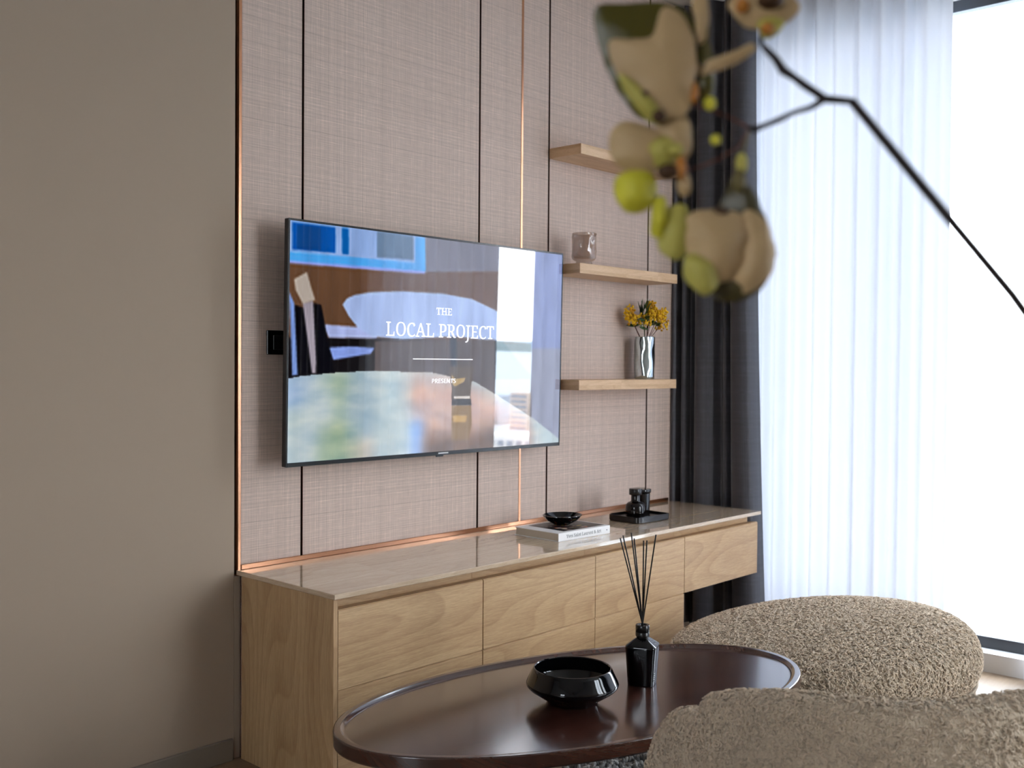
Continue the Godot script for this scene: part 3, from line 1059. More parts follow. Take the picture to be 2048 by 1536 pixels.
# ---------------------------------------------------------------- coffee table
func ellipse_ring(a: float, b: float, y: float, n := 96) -> PackedVector3Array:
	var row := PackedVector3Array()
	for j in n:
		var t := TAU * j / n
		row.append(Vector3(cos(t) * a, y, sin(t) * b))
	return row


func build_table() -> void:
	var a := 0.75
	var b := 0.3784
	var t := thing("coffee_table", "dark walnut oval coffee table with a raised rim", "table", Vector3(2.286, 0, 1.145), -deg_to_rad(15.6))
	var y := 0.38
	# rings: [inset, height]; sharp corners are doubled
	var prof := [[0.03, y - 0.038], [0.002, y - 0.037], [0.0, y - 0.033], [0.0, y - 0.033], [0.0, y - 0.004], [0.0012, y - 0.001], [0.004, y], [0.004, y], [0.018, y], [0.0195, y - 0.0008], [0.0205, y - 0.0025], [0.027, y - 0.0085], [0.031, y - 0.0098], [0.036, y - 0.010]]
	var st := begin()
	for k in prof.size() - 1:
		var n := 128
		for j in n:
			var p := []
			var m := []
			var uv := []
			var d0 := Vector2(prof[k + 1][0] - prof[k][0], prof[k + 1][1] - prof[k][1])
			if d0.length() < 1e-6:
				break
			for q in [[k, j], [k, j + 1], [k + 1, j + 1], [k + 1, j]]:
				var ang: float = TAU * q[1] / n
				var i: float = prof[q[0]][0]
				var pos := Vector3(cos(ang) * (a - i), prof[q[0]][1], sin(ang) * (b - i))
				var prev: Array = prof[maxi(q[0] - 1, 0)]
				var next: Array = prof[mini(q[0] + 1, prof.size() - 1)]
				var s := Vector2(next[0] - prev[0], next[1] - prev[1])
				var out := Vector3(cos(ang) / a, 0, sin(ang) / b).normalized()
				m.append((out * s.y + Vector3.UP * s.x).normalized())
				p.append(pos)
				uv.append(Vector2(pos.x, pos.z + pos.y))
			tri(st, [p[0], p[1], p[2]], [m[0], m[1], m[2]], [uv[0], uv[1], uv[2]])
			tri(st, [p[0], p[2], p[3]], [m[0], m[2], m[3]], [uv[0], uv[2], uv[3]])
	put("rim", st.commit(), M.walnut, t)
	st = begin()
	for side in [[y - 0.010, Vector3.UP, 0.0355], [y - 0.038, Vector3.DOWN, 0.029]]:
		var ring := ellipse_ring(a - side[2], b - side[2], side[0], 128)
		for j in 128:
			var p := [Vector3(0, side[0], 0), ring[j], ring[(j + 1) % 128]]
			tri(st, p, [side[1], side[1], side[1]], [Vector2(p[0].x, p[0].z), Vector2(p[1].x, p[1].z), Vector2(p[2].x, p[2].z)])
	put("top", st.commit(), M.walnut, t)
	for q in [[0.42, 0.17], [-0.42, 0.17], [0.42, -0.17], [-0.42, -0.17]]:
		put("leg", tube([Vector3(q[0], y - 0.0385, q[1]), Vector3(q[0] * 1.12, 0.012, q[1] * 1.15)], [0.024, 0.015], 16), M.walnut, t)


# ---------------------------------------------------------------- seats
# curled loops of wool standing on the cloth of a seat, as real geometry
func wool_loops(on: MeshInstance3D, count: int, seed_: int, size: float) -> void:
	var arrays := on.mesh.surface_get_arrays(0)
	var v: PackedVector3Array = arrays[Mesh.ARRAY_VERTEX]
	var n: PackedVector3Array = arrays[Mesh.ARRAY_NORMAL]
	var areas := PackedFloat32Array()
	var sum := 0.0
	for t in v.size() / 3:
		sum += (v[t * 3 + 1] - v[t * 3]).cross(v[t * 3 + 2] - v[t * 3]).length()
		areas.append(sum)
	var rng := RandomNumberGenerator.new()
	rng.seed = seed_
	# one loop: a short bent cord lying over itself
	var st := begin()
	var pts := []
	var radii := []
	for i in 7:
		var a := -1.9 + 3.8 * i / 6.0
		pts.append(Vector3(sin(a) * 1.15, 0.2 + 1.1 * (0.5 + 0.5 * cos(a)), 0.5 * cos(a * 1.3)) * size)
		radii.append(size * (0.34 if i in [0, 6] else 0.5))
	add_tube(st, pts, radii, 5)
	var mm := MultiMesh.new()
	mm.transform_format = MultiMesh.TRANSFORM_3D
	mm.use_colors = true
	mm.mesh = st.commit()
	mm.instance_count = count
	for i in count:
		var t := mini(areas.bsearch(rng.randf() * sum), areas.size() - 1)
		var a := rng.randf()
		var b := rng.randf()
		if a + b > 1.0:
			a = 1.0 - a
			b = 1.0 - b
		var p := v[t * 3] + (v[t * 3 + 1] - v[t * 3]) * a + (v[t * 3 + 2] - v[t * 3]) * b
		var up := (n[t * 3] + n[t * 3 + 1] + n[t * 3 + 2]).normalized()
		var side := up.cross(Vector3(0.37, 0.61, 0.7)).normalized()
		var turned := Basis(side, up, side.cross(up)).rotated(up, rng.randf() * TAU)
		mm.set_instance_transform(i, Transform3D(turned.scaled_local(Vector3.ONE * rng.randf_range(0.75, 1.25)), p - up * size * 0.2))
		var k := rng.randf_range(0.70, 1.14)
		mm.set_instance_color(i, Color(0.66 * k, 0.53 * k, 0.395 * k))
	var loops := MultiMeshInstance3D.new()
	loops.name = "wool_loops"
	loops.multimesh = mm
	loops.material_override = M.wool
	loops.set_meta("kind", "stuff")
	on.add_child(loops)


func build_seats() -> void:
	# tub chair seen from behind: a thick curved shell, high at the back and falling to the arms
	var chair := thing("tub_chair", "cream boucle tub chair in the foreground with its back to us", "chair", Vector3(2.106, 0, 1.995), deg_to_rad(CHAIR_TURN))
	# a padded wall bent round the seat: radius, thickness, foot, height, half-angle, how its top falls away towards the ends
	var shell := func(r: float, thick: float, y0: float, high: float, low: float, spread: float, from: float, blunt: float) -> Mesh:
		var rows := []
		var n := 72
		for i in n + 1:
			var s := -1.0 + 2.0 * i / n
			s = signf(s) * (1.0 - pow(1.0 - absf(s), 1.5))
			var ang := s * deg_to_rad(spread)
			var top := lerpf(high, low, smoothstep(from, 1.0, absf(s)))
			var ends := sqrt(maxf(0.0, 1.0 - pow(absf(s), blunt)))
			var row := PackedVector3Array()
			var m := 32
			for j in m:
				var t := TAU * j / m
				var e := 2.0 / 3.2
				var cx := signf(cos(t)) * pow(absf(cos(t)), e) * thick * 0.5 * ends
				var cy := signf(sin(t)) * pow(absf(sin(t)), e)
				var half := (top - y0) / 2.0 * lerpf(0.82, 1.0, ends)
				var rr := r + cx + 0.03 * (1.0 - cy * cy) * (0.5 + 0.5 * cos(t)) * ends
				row.append(Vector3(sin(ang) * rr, (y0 + top) / 2 + half * cy, cos(ang) * rr))
			rows.append(row)
		return grid(rows, true)
	var arms := put("arm_shell", shell.call(0.352, 0.115, 0.07, 0.60, 0.40, 132.0, 0.55, 20.0), M.boucle, chair)
	var pad_back := put("back_pad", shell.call(0.376, 0.150, 0.065, 0.706, 0.68, 64.0, 0.4, 7.0), M.boucle, chair)
	var pts := []
	var radii := []
	for side in [-1.0, 1.0]:
		pts = []
		radii = []
		for i in 25:
			var ang: float = side * deg_to_rad(66.0)
			var yy := lerpf(0.14, 0.575, i / 24.0)
			var rr := 0.392 + 0.012 * sin(PI * i / 24.0) - 0.05 * smoothstep(0.85, 1.0, i / 24.0)
			pts.append(Vector3(sin(ang) * rr, yy, cos(ang) * rr))
			radii.append(0.005)
		put("piping", tube(pts, radii, 8), M.boucle, chair)
	var cushion := func(rx: float, rz: float, y0: float, y1: float, power: float) -> Mesh:
		var rows := []
		for i in 17:
			var a := PI * i / 16.0 - PI / 2
			var c := pow(maxf(cos(a), 0.0), 0.45)
			var row := PackedVector3Array()
			for j in 48:
				var t := TAU * j / 48.0
				row.append(Vector3(cos(t) * rx * c, lerpf(y0, y1, 0.5 + 0.5 * signf(sin(a)) * pow(absf(sin(a)), power)), sin(t) * rz * c))
			rows.append(row)
		return grid(rows, true)
	put("seat_cushion", cushion.call(0.30, 0.33, 0.20, 0.40, 0.8), M.boucle, chair, Vector3(0, 0, -0.07))
	put("seat_base", cushion.call(0.31, 0.33, 0.05, 0.22, 0.5), M.boucle, chair, Vector3(0, 0, -0.05))
	for q in [[0.22, 0.22], [-0.22, 0.22], [0.2, -0.26], [-0.2, -0.26]]:
		put("leg", tube([Vector3(q[0], 0.09, q[1]), Vector3(q[0], 0.017, q[1])], [0.02, 0.016], 12), M.walnut, chair)
	wool_loops(arms, 17000, 3, 0.0032)
	wool_loops(pad_back, 17000, 4, 0.0032)
	# low round ottoman beyond the table
	var pouf := thing("ottoman", "large round cream boucle ottoman behind the coffee table by the window", "ottoman", Vector3(3.60, 0, 1.20))
	put("base", lathe([[0.0, 0.012], [0.47, 0.012], [0.515, 0.03], [0.533, 0.07], [0.538, 0.13], [0.53, 0.175], [0.51, 0.19], [0.0, 0.195]], 72), M.boucle, pouf)
	# the cushion is plumper on the window side
	var pad := []
	for q in [[0.001, 0.185], [0.46, 0.185], [0.498, 0.187], [0.521, 0.192], [0.533, 0.20], [0.543, 0.212], [0.55, 0.225], [0.550, 0.238], [0.546, 0.25], [0.538, 0.262], [0.523, 0.275], [0.50, 0.285], [0.468, 0.293], [0.42, 0.300], [0.368, 0.306], [0.30, 0.310], [0.218, 0.314], [0.1, 0.317], [0.001, 0.318]]:
		var row := PackedVector3Array()
		for j in 72:
			var t := TAU * j / 72.0
			var lean: float = (cos(t) * 0.678 + sin(t) * 0.735) * q[0] / 0.55
			row.append(Vector3(cos(t) * q[0], 0.187 + (q[1] - 0.187) * 1.3 * (1.0 + 0.5 * lean), sin(t) * q[0]))
		pad.append(row)
	wool_loops(put("cushion", grid(pad, true), M.boucle, pouf), 30000, 5, 0.0042)
	pts = []
	radii = []
	for i in 73:
		pts.append(Vector3(cos(TAU * i / 72) * 0.535, 0.19, sin(TAU * i / 72) * 0.535))
		radii.append(0.006)
	put("piping", tube(pts, radii, 8), M.boucle, pouf)
	for q in [[0.3, 0.3], [-0.3, 0.3], [0.3, -0.3], [-0.3, -0.3]]:
		put("foot", lathe([[0.0, 0.0], [0.02, 0.0], [0.024, 0.014], [0.0, 0.015]], 16), M.black_satin, pouf, Vector3(q[0], 0, q[1]))


# ---------------------------------------------------------------- things on the stone worktop
func build_cabinet_top_things() -> void:
	var y := STONE_Y + 0.0003
	var book := thing("art_book", "thick white art book lying flat with lettering on its spine", "book", Vector3(3.036, y, 0.402), -0.035)
	var w := 0.31
	var d := 0.236
	var h := 0.033
	var st := begin()
	add_box(st, Vector3(0, 0, -d), Vector3(w, 0.0028, 0), 0.0006)
	add_box(st, Vector3(0, h - 0.0028, -d), Vector3(w, h, 0), 0.0006)
	add_box(st, Vector3(0, 0.0028, -0.0028), Vector3(w, h - 0.0028, 0), 0.0006)
	var cover := put("cover", st.commit(), M.book_white, book)
	put("page_block", box(Vector3(0.004, 0.003, -d + 0.004), Vector3(w - 0.004, h - 0.003, -0.003), 0.0004), M.paper, book)
	var title := put("spine_lettering", letters("Yves Saint Laurent & Art", 0.0125, "Droid Serif", 0.0003), M.ink, cover, Vector3(0.150, h * 0.5, 0.0002))
	title.scale.x = 0.208 / title.mesh.get_aabb().size.x
	put("spine_mark", lathe([[0.0, 0.0], [0.0026, 0.0], [0.0026, 0.0003], [0.0, 0.0003]], 16), M.ink, cover, Vector3(0.290, h * 0.5, 0.0001)).rotation.x = PI / 2
	var art := Image.create(128, 96, false, Image.FORMAT_RGB8)
	art.fill(Color8(38, 32, 34))
	var rng := RandomNumberGenerator.new()
	rng.seed = 3
	var tones := [Color8(190, 164, 156), Color8(206, 178, 66), Color8(214, 104, 48), Color8(60, 46, 44), Color8(226, 214, 200), Color8(110, 76, 70), Color8(150, 60, 40)]
	for k in 46:
		art.fill_rect(Rect2i(rng.randi_range(14, 74), rng.randi_range(30, 88), rng.randi_range(4, 18), rng.randi_range(2, 6)), tones[k % 7])
	var print_mat := paint(Color.WHITE, 0.35)
	print_mat.albedo_texture = ImageTexture.create_from_image(art)
	st = begin()
	var q := [Vector3(0.055, h + 0.0003, -d + 0.02), Vector3(w - 0.008, h + 0.0003, -d + 0.02), Vector3(w - 0.008, h + 0.0003, -0.022), Vector3(0.055, h + 0.0003, -0.022)]
	var up := [Vector3.UP, Vector3.UP, Vector3.UP]
	tri(st, [q[0], q[1], q[2]], up, [Vector2(0, 0), Vector2(1, 0), Vector2(1, 1)])
	tri(st, [q[0], q[2], q[3]], up, [Vector2(0, 0), Vector2(1, 1), Vector2(0, 1)])
	put("cover_picture", st.commit(), print_mat, cover)

	var dish := thing("black_dish", "shallow black glossy dish resting on the white book", "dish", Vector3(3.225, y + h + 0.0008, 0.262))
	st = begin()
	add_lathe(st, [[0.0, 0.0], [0.034, 0.0], [0.040, 0.003], [0.066, 0.016], [0.082, 0.030], [0.087, 0.037], [0.0865, 0.0395], [0.083, 0.0395], [0.078, 0.034], [0.060, 0.018], [0.034, 0.007], [0.0, 0.006]], 56, Vector2(1.0, 0.86))
	put("bowl", st.commit(), M.black_gloss, dish)

	# tray with a stoppered bottle and a jar
	var tray := thing("black_tray", "small black rectangular tray on the stone worktop", "tray", Vector3(3.735, y, 0.278), -0.06)
	st = begin()
	var tw := 0.116
	var td := 0.088
	add_lathe(st, [[0.0, 0.0], [0.97, 0.0], [1.0, 0.003], [1.0, 0.026], [0.99, 0.0275], [0.965, 0.0275], [0.955, 0.026], [0.95, 0.018], [0.0, 0.017]], 64, Vector2(tw, td), 9.0)
	put("dish", st.commit(), M.black_satin, tray)
	var by := y + 0.0176
	var b := thing("stoppered_bottle", "small round dark brown bottle with black stopper on the tray", "bottle", Vector3(3.698, by, 0.284))
	b.scale = Vector3.ONE * 1.2
	put("body", lathe([[0.0, 0.0], [0.032, 0.0], [0.0355, 0.004], [0.0365, 0.014], [0.0365, 0.036], [0.034, 0.046], [0.027, 0.053], [0.019, 0.056], [0.0165, 0.060], [0.0165, 0.080], [0.0, 0.080]], 40), M.black_glass, b)
	put("stopper", lathe([[0.0, 0.0], [0.0225, 0.0], [0.024, 0.002], [0.024, 0.020], [0.0225, 0.0225], [0.0, 0.0235]], 32), M.black_satin, b, Vector3(0, 0.0805, 0))
	var j := thing("lidded_jar", "tall dark glass jar with black lid on the tray", "jar", Vector3(3.786, by, 0.250))
	j.scale = Vector3.ONE * 1.2
	put("body", lathe([[0.0, 0.0], [0.031, 0.0], [0.0335, 0.003], [0.0335, 0.078], [0.032, 0.080], [0.0, 0.080]], 40), M.black_glass, j)
	put("lid", lathe([[0.0, 0.0], [0.0355, 0.0], [0.037, 0.002], [0.037, 0.012], [0.0355, 0.014], [0.0, 0.0145]], 40), M.black_gloss, j, Vector3(0, 0.0805, 0))


# ---------------------------------------------------------------- things on the shelves
func build_shelf_things() -> void:
	var cup := thing("glass_tumbler", "rippled amber glass tumbler on the middle shelf", "glass", Vector3(3.521, 1.7345, 0.125))
	var rows := []
	var prof := [[0.001, 0.0], [0.034, 0.0], [0.038, 0.003], [0.036, 0.010], [0.034, 0.014], [0.046, 0.020], [0.052, 0.028], [0.053, 0.04], [0.053, 0.06], [0.053, 0.08], [0.053, 0.10], [0.053, 0.12], [0.053, 0.1345], [0.0515, 0.137], [0.050, 0.1345], [0.0485, 0.12], [0.0485, 0.10], [0.0485, 0.08], [0.0485, 0.06], [0.0485, 0.04], [0.045, 0.031], [0.036, 0.027], [0.001, 0.026]]
	for k in prof.size():
		var row := PackedVector3Array()
		for i in 64:
			var a := TAU * i / 64.0
			var wob := 0.0
			if k >= 6 and k <= 19:
				wob = 0.0013 * sin(a * 9.0 + prof[k][1] * 90.0) * (1.0 if k < 13 else 0.4) + 0.0009 * sin(a * 5.0 - prof[k][1] * 160.0)
			row.append(Vector3(cos(a) * (prof[k][0] + wob), prof[k][1], sin(a) * (prof[k][0] + wob)))
		rows.append(row)
	put("wall", grid(rows, true), M.amber_glass, cup)

	var at := Vector3(4.030, 1.2358, 0.088)
	var vase := thing("chrome_vase", "mirror-bright silver cylinder vase on the lowest shelf", "vase", at)
	rows = []
	prof = [[0.001, 0.0], [0.044, 0.0], [0.0475, 0.003], [0.0475, 0.02], [0.0475, 0.05], [0.0475, 0.08], [0.0475, 0.11], [0.0475, 0.14], [0.0475, 0.17], [0.0475, 0.196], [0.0465, 0.2], [0.044, 0.2], [0.0435, 0.196], [0.0435, 0.1], [0.0435, 0.02], [0.001, 0.018]]
	for k in prof.size():
		var row := PackedVector3Array()
		for i in 64:
			var a := TAU * i / 64.0
			var dent := (0.0011 * sin(a * 3.0 + prof[k][1] * 55.0) + 0.0008 * sin(a * 6.0 - prof[k][1] * 33.0)) if k >= 2 and k < 10 else 0.0
			row.append(Vector3(cos(a) * (prof[k][0] + dent), prof[k][1], sin(a) * (prof[k][0] + dent)))
		rows.append(row)
	put("wall", grid(rows, true), M.chrome, vase)

	var bunch := thing("yellow_flowers", "bunch of yellow blossom with green leaves in the silver vase", "flowers", at + Vector3(0, 0.019, 0))
	var rng := RandomNumberGenerator.new()
	rng.seed = 12
	# heads: [right, up from the rim, towards the room, size]
	var heads := [[-0.076, 0.088, 0.0, 0.034], [-0.070, 0.062, 0.01, 0.028], [-0.022, 0.066, 0.035, 0.030], [0.030, 0.118, 0.0, 0.026], [0.050, 0.082, 0.02, 0.036], [0.082, 0.092, 0.0, 0.030], [0.066, 0.050, 0.03, 0.034], [0.016, 0.088, 0.03, 0.024]]
	for hd in heads:
		var tip := Vector3(hd[0] * 1.08 + hd[2] * 0.3, 0.190 + hd[1] * 1.12, hd[2] * 0.6 + hd[0] * 0.35)
		var root := Vector3(hd[0] * 0.12, 0.003, hd[2] * 0.2)
		var mid := Vector3(tip.x * 0.28, 0.17, tip.z * 0.28)
		put("stem", tube([root, mid.lerp(root, 0.5) + Vector3(0, 0.01, 0), mid, mid.lerp(tip, 0.55) + Vector3(tip.x * 0.1, 0.004, 0), tip], [0.0022, 0.0022, 0.002, 0.0018, 0.0014], 6), M.twig_red, bunch)
		var st := begin()
		var deep := begin()
		for k in 60:
			var dir := Vector3(rng.randf_range(-1, 1), rng.randf_range(-1, 1), rng.randf_range(-1, 1)).normalized()
			var p: Vector3 = tip + dir * hd[3] * rng.randf_range(0.4, 1.25)
			var s := rng.randf_range(0.0035, 0.0062)
			add_blob(st if k % 3 else deep, p, Vector3(s, s * rng.randf_range(0.9, 1.5), s), 6, 4)
			if k % 4 == 0:
				add_tube(deep, [tip, p], [0.0008, 0.0008], 4)
		var bl := put("blossom", st.commit(), M.yellow, bunch)
		put("blossom_core", deep.commit(), M.yellow_deep, bl)
	for k in 34:
		var a := rng.randf_range(0, TAU)
		var spray := k < 16
		var root := Vector3(-0.02 + rng.randf_range(-0.008, 0.012), 0.255 + rng.randf_range(0, 0.05), rng.randf_range(-0.01, 0.02)) if spray else Vector3(rng.randf_range(-0.06, 0.06), 0.225 + rng.randf_range(0, 0.04), rng.randf_range(-0.02, 0.04))
		var dir := (Vector3(cos(a) * 0.45, 1.0, sin(a) * 0.45) if spray else Vector3(cos(a), rng.randf_range(-0.2, 0.7), sin(a))).normalized()
		var ln := rng.randf_range(0.045, 0.075)
		put("leaf", blade(root, dir, ln, 0.008), M.leaf, bunch)
	put("stem", tube([Vector3(0, 0.003, 0), Vector3(-0.008, 0.2, 0.004), Vector3(-0.02, 0.26, 0.004), Vector3(-0.02, 0.315, 0.004)], [0.002, 0.002, 0.0016, 0.001], 6), M.leaf, bunch)


# a slim pointed leaf with a folded midrib and real thickness
func blade(root: Vector3, dir: Vector3, length: float, half: float) -> Mesh:
	var side := dir.cross(Vector3(0.3, 0.2, 1.0)).normalized()
	var nrm := side.cross(dir).normalized()
	var rows := []
	for i in 7:
		var t := i / 6.0
		var wd := half * sin(PI * clampf(t * 0.94 + 0.03, 0, 1))
		var c := root + dir * length * t + nrm * length * 0.12 * t * t
		rows.append(PackedVector3Array([c - side * wd + nrm * wd * 0.35, c, c + side * wd + nrm * wd * 0.35, c - nrm * 0.0006]))
	return grid(rows, true)


# ---------------------------------------------------------------- things on the coffee table
func build_table_things() -> void:
	var y := 0.3702
	var bowl := thing("black_bowl", "round black glossy bowl with inturned rim on the coffee table", "bowl", Vector3(2.205, y, 1.155))
	put("wall", lathe([[0.0, 0.0], [0.062, 0.0], [0.070, 0.002], [0.074, 0.008], [0.078, 0.012], [0.100, 0.026], [0.118, 0.038], [0.1265, 0.047], [0.128, 0.053], [0.126, 0.059], [0.119, 0.073], [0.112, 0.088], [0.1085, 0.095], [0.107, 0.0965], [0.1045, 0.0965], [0.103, 0.094], [0.107, 0.082], [0.114, 0.066], [0.1175, 0.055], [0.114, 0.047], [0.095, 0.032], [0.07, 0.018], [0.0, 0.012]], 80), M.black_gloss, bowl)

	var dif := thing("reed_diffuser", "black glass reed diffuser bottle with thin black reeds", "diffuser", Vector3(2.478, y, 1.195), deg_to_rad(24.0))
	put("bottle", lathe([[0.0, 0.0], [0.0365, 0.0], [0.0385, 0.002], [0.0455, 0.108], [0.046, 0.112], [0.0445, 0.1155], [0.022, 0.132], [0.0165, 0.135], [0.016, 0.142], [0.0, 0.142]], 64, Vector2(1.0, 1.0), 5.0), M.black_gloss, dif)
	put("collar", lathe([[0.013, 0.0], [0.0195, 0.0], [0.0205, 0.001], [0.0205, 0.012], [0.0198, 0.013], [0.0205, 0.014], [0.0205, 0.032], [0.0195, 0.0335], [0.013, 0.0335], [0.011, 0.03], [0.0105, 0.004], [0.013, 0.0]], 40), M.black_satin, dif, Vector3(0, 0.1385, 0))
	# small white print low on the face
	var st := begin()
	var rng := RandomNumberGenerator.new()
	rng.seed = 8
	for r in 5:
		var x := -0.026
		while x < -0.008:
			var ln := rng.randf_range(0.002, 0.0045)
			add_box(st, Vector3(x, 0.014 + r * 0.0058, 0.0385), Vector3(x + ln, 0.0168 + r * 0.0058, 0.0392 + r * 0.0004), 0.0)
			x += ln + 0.0012
	put("print", st.commit(), M.print_white, dif)
	# reeds: where each leans, in the picture's right and depth
	for r in [[-0.068, 0.262, 0.01], [-0.060, 0.252, -0.01], [-0.037, 0.254, 0.012], [-0.031, 0.268, -0.006], [0.002, 0.248, 0.01], [0.004, 0.246, -0.004], [0.035, 0.264, 0.002]]:
		var tip := Vector3(r[0] * 0.68, 0.172 + r[1], r[0] * 0.73 + r[2]).rotated(Vector3.UP, -deg_to_rad(24.0))
		put("reed", tube([Vector3(-tip.x * 0.12, 0.1425, -tip.z * 0.12), tip], [0.0021, 0.0021], 8), M.black_satin, dif)


# ---------------------------------------------------------------- blossom branch near the lens
# petals and leaves: outline in millimetres, domed, 1.2 mm thick
func petal(outline: Array, bulge: float, z: float, tilt := 0.0) -> Mesh:
	var n := outline.size() / 2
	var c := Vector2.ZERO
	var raw := []
	for k in n:
		raw.append(Vector2(outline[k * 2], outline[k * 2 + 1]))
		c += raw[k] / n
	var line := []
	for k in n:
		for s in 4:
			line.append(raw[k].cubic_interpolate(raw[(k + 1) % n], raw[(k - 1 + n) % n], raw[(k + 2) % n], s / 4.0))
	var rows := []
	var steps := 5
	for side in 2:
		for i in steps + 1:
			var t := float(i) / steps if side == 0 else 1.0 - float(i) / steps
			var row := PackedVector3Array()
			for p in line:
				var q: Vector2 = c + (p - c) * t
				var lift: float = bulge * 2.0 * (1.0 - t * t) + tilt * (q.x - c.x) + 1.4 * sin(q.y * 0.35 + z) * t
				row.append(Vector3(q.x, q.y, z + lift + (0.6 if side == 0 else -0.6)) * 0.001)
			rows.append(row)
	return grid(rows, true)


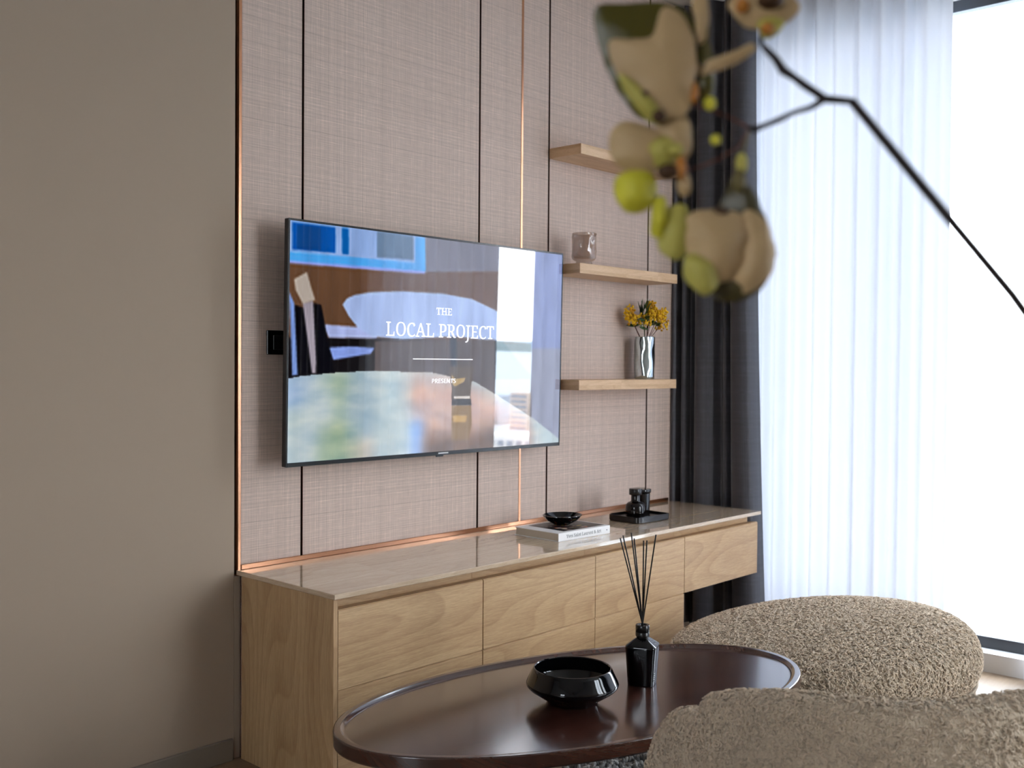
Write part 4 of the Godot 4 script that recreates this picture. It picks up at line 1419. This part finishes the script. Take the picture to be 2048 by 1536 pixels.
func build_branch() -> void:
	# the vase stands beside the camera, past the right edge of the picture
	var foot := Vector3(0.905, 0.0, 2.905)
	var stand := thing("plant_stand", "slim dark pedestal beside the camera under the blossom vase", "stand", foot)
	put("base", lathe([[0.0, 0.0], [0.13, 0.0], [0.135, 0.004], [0.13, 0.014], [0.0, 0.016]], 40), M.black_satin, stand)
	put("post", lathe([[0.0, 0.016], [0.022, 0.016], [0.018, 0.05], [0.018, 0.60], [0.024, 0.628], [0.0, 0.628]], 24), M.black_satin, stand)
	put("plate", lathe([[0.0, 0.628], [0.115, 0.628], [0.12, 0.632], [0.12, 0.646], [0.115, 0.65], [0.0, 0.65]], 40), M.black_satin, stand)
	var vase := thing("stoneware_vase", "tall grey stoneware vase holding the blossom branch", "vase", foot + Vector3(0, 0.6505, 0))
	put("wall", lathe([[0.0, 0.0], [0.052, 0.0], [0.056, 0.004], [0.072, 0.09], [0.074, 0.15], [0.062, 0.22], [0.038, 0.265], [0.031, 0.285], [0.034, 0.305], [0.031, 0.306], [0.027, 0.285], [0.033, 0.262], [0.056, 0.218], [0.067, 0.15], [0.0, 0.02]], 48), M.concrete, vase)

	var right := Vector3(0.67841, 0.00738, 0.73465)
	var up := Vector3(0.0, 1.0, 0.0)
	var back := right.cross(up).normalized()
	var br := thing("blossom_branch", "cream magnolia blossom branch hanging blurred close to the camera", "branch")
	br.transform = Transform3D(Basis(right, up, back).orthonormalized(), Vector3(0.6449, 1.4563, 2.5440))
	var mouth: Vector3 = br.transform.affine_inverse() * (foot + Vector3(0.0, 0.74, 0.0))
	var neck: Vector3 = br.transform.affine_inverse() * (foot + Vector3(-0.005, 0.955, -0.005))
	var fork := Vector3(0.094, 0.040, -0.012)
	put("main_stem", tube([mouth, neck, neck.lerp(fork, 0.3) + Vector3(0.015, 0.05, 0), neck.lerp(fork, 0.65) + Vector3(0.01, 0.045, 0), fork + Vector3(0.02, -0.002, 0), fork], [0.0044, 0.0042, 0.0040, 0.0036, 0.0032, 0.0030], 10), M.twig, br)
	# twigs, millimetres
	var mm := func(list: Array) -> Array:
		var out := []
		for p in list:
			out.append(Vector3(p[0], p[1], p[2]) * 0.001)
		return out
	put("twig", tube(mm.call([[94, 40, -12], [80, 50, -14], [72, 56, -14], [64, 62, -16], [58, 71, -16], [52, 77, -16], [46, 82, -14], [50, 96, -12], [50, 106, -10]]), [0.0030, 0.0032, 0.0028, 0.0036, 0.0030, 0.0026, 0.0020, 0.0016, 0.0014], 8), M.twig, br)
	put("twig", tube(mm.call([[94, 40, -12], [84, 34, -14], [72, 31, -16], [62, 26, -16], [52, 22, -16], [42, 18, -14], [37, 19, -12]]), [0.0028, 0.0022, 0.0018, 0.0022, 0.0020, 0.0026, 0.0012], 8), M.twig, br)
	put("twig", tube(mm.call([[40, 18, -13], [26, 24, -8], [10, 29, -2], [-6, 32, 2]]), [0.0012, 0.001, 0.001, 0.0008], 8), M.twig_red, br)
	put("twig", tube(mm.call([[38, 18, -13], [30, 4, -8], [14, -6, -4], [0, -12, 0], [-16, -17, 4]]), [0.0012, 0.001, 0.001, 0.001, 0.0008], 8), M.twig_red, br)
	put("twig", tube(mm.call([[38, 18, -13], [34, 2, -10], [31, -12, -8], [29, -40, -6], [24, -58, -4]]), [0.0012, 0.0012, 0.0012, 0.0012, 0.001], 8), M.stem_green, br)
	put("twig", tube(mm.call([[-6, 32, 2], [-2, 50, 2], [4, 64, 2], [6, 92, 0]]), [0.0012, 0.001, 0.001, 0.0008], 8), M.stem_green, br)
	# [name, material, dome, depth, tilt, outline]
	var bits := [
		["leaf", M.leaf_dark, 4.0, -4.0, 0.0, [-76, 103, -55, 106, -26, 107, -8, 99, 0, 82, -2, 58, -14, 36, -33, 23, -47, 27, -63, 50, -73, 76]],
		["petal", M.petal, 5.0, 6.0, 0.05, [-67, 76, -52, 78, -36, 80, -30, 98, -22, 100, -10, 88, -4, 66, -6, 44, -10, 26, -24, 22, -42, 30, -60, 52]],
		["petal", M.petal_green, 3.0, 10.0, 0.0, [-60, 52, -48, 46, -36, 34, -28, 20, -34, 16, -44, 24, -56, 40]],
		["petal", M.petal, 3.0, 2.0, 0.0, [-10, 24, -6, 8, -8, -4, -18, -14, -26, -6, -32, 8, -30, 24, -20, 27]],
		["petal", M.petal, 2.0, 0.0, 0.0, [-6, 108, 4, 110, 6, 96, 4, 80, -2, 76, -4, 92]],
		["petal", M.petal, 2.0, 2.0, 0.1, [-4, 62, 10, 66, 26, 71, 36, 76, 38, 70, 24, 61, 8, 55, -2, 53]],
		["leaf", M.leaf_dark, 2.0, -2.0, 0.0, [-2, 80, 8, 76, 11, 56, 9, 38, 2, 32, -2, 50]],
		["petal", M.petal, 4.0, 4.0, 0.0, [-66, 10, -56, 20, -42, 18, -28, 10, -25, -8, -36, -18, -52, -16, -64, -8]],
		["petal", M.petal_yellow, 6.0, 9.0, 0.0, [-62, -22, -50, -16, -36, -19, -32, -32, -40, -45, -54, -46, -62, -36]],
		["petal", M.petal_yellow, 4.0, 7.0, 0.0, [-34, -36, -26, -36, -24, -52, -28, -64, -36, -62, -36, -48]],
		["petal", M.petal_green, 4.0, 3.0, 0.0, [-26, -44, -12, -40, -6, -54, -8, -72, -18, -80, -30, -72, -30, -58]],
		["petal", M.petal, 3.0, 5.0, 0.0, [-14, -16, -8, -20, -8, -32, -14, -34, -18, -26]],
		["petal", M.petal_green, 4.0, 8.0, 0.0, [-34, 6, -24, 8, -18, -2, -22, -14, -34, -12, -40, -2]],
		["petal", M.petal, 7.0, 5.0, -0.1, [-10, -48, 8, -44, 26, -46, 36, -56, 36, -76, 26, -92, 8, -96, -6, -84, -12, -66]],
		["petal", M.petal_green, 4.0, 12.0, 0.0, [-12, -78, -2, -76, 8, -84, 11, -98, 2, -106, -8, -100, -14, -90]],
		["petal", M.petal, 5.0, 2.0, 0.1, [32, -44, 46, -50, 53, -68, 53, -86, 44, -98, 32, -104, 24, -96, 26, -70]],
		["leaf", M.leaf_brown, 3.0, -6.0, 0.2, [29, -12, 38, -26, 47, -44, 52, -60, 56.5, -76, 52, -75, 42, -60, 32, -58, 22, -56, 14, -46, 20, -30]],
		["leaf", M.leaf_brown, 3.0, -3.0, 0.0, [12, -92, 30, -96, 50, -82, 53, -86, 46, -100, 36, -107, 22, -110, 10, -106]],
		["petal", M.petal, 3.0, -2.0, 0.0, [20, 104, 30, 92, 40, 88, 56, 90, 68, 96, 72, 106, 60, 114, 40, 114, 26, 112]],
		["petal", M.petal_green, 2.0, 2.0, 0.0, [40, 90, 46, 80, 56, 84, 60, 92, 50, 96]],
	]
	for b in bits:
		put(b[0], petal(b[5], b[2], b[3], b[4]), b[1], br)
	# stamens, hearts and buds: [name, material, right, up, towards us, size x, size y]
	for d in [["flower_heart", M.stamen_brown, -25, -18, 12, 8, 6], ["stamen", M.stamen, -16, -15, 13, 4.5, 8], ["bud", M.petal_green, -20, -3, 14, 6, 5], ["bud", M.stamen, -6, 40, 6, 4, 8], ["bud", M.petal_yellow, 6, 32, 6, 4.5, 5], ["bud", M.petal_yellow, 10.5, 6.5, 4, 4, 4], ["flower_heart", M.stamen_brown, -32, 21, 14, 5, 5], ["flower_heart", M.stamen_brown, 49, 105, 6, 10, 6], ["stamen", M.stamen, 29, 102, 5, 5, 5.5], ["stamen", M.stamen, 47, 86, 5, 5, 4.5], ["bud", M.petal_green, 31, -9, -4, 4.5, 8], ["bud", M.stem_green, 29, -22, -2, 5, 9], ["flower_heart", M.stamen_brown, 14, -46, 6, 6, 4], ["flower_heart", M.stamen_brown, -42, 36, 13, 3, 3.5]]:
		var st := begin()
		add_blob(st, Vector3(d[2], d[3], d[4]) * 0.001, Vector3(d[5], d[6], d[5]) * 0.001, 12, 8)
		put(d[0], st.commit(), d[1], br)
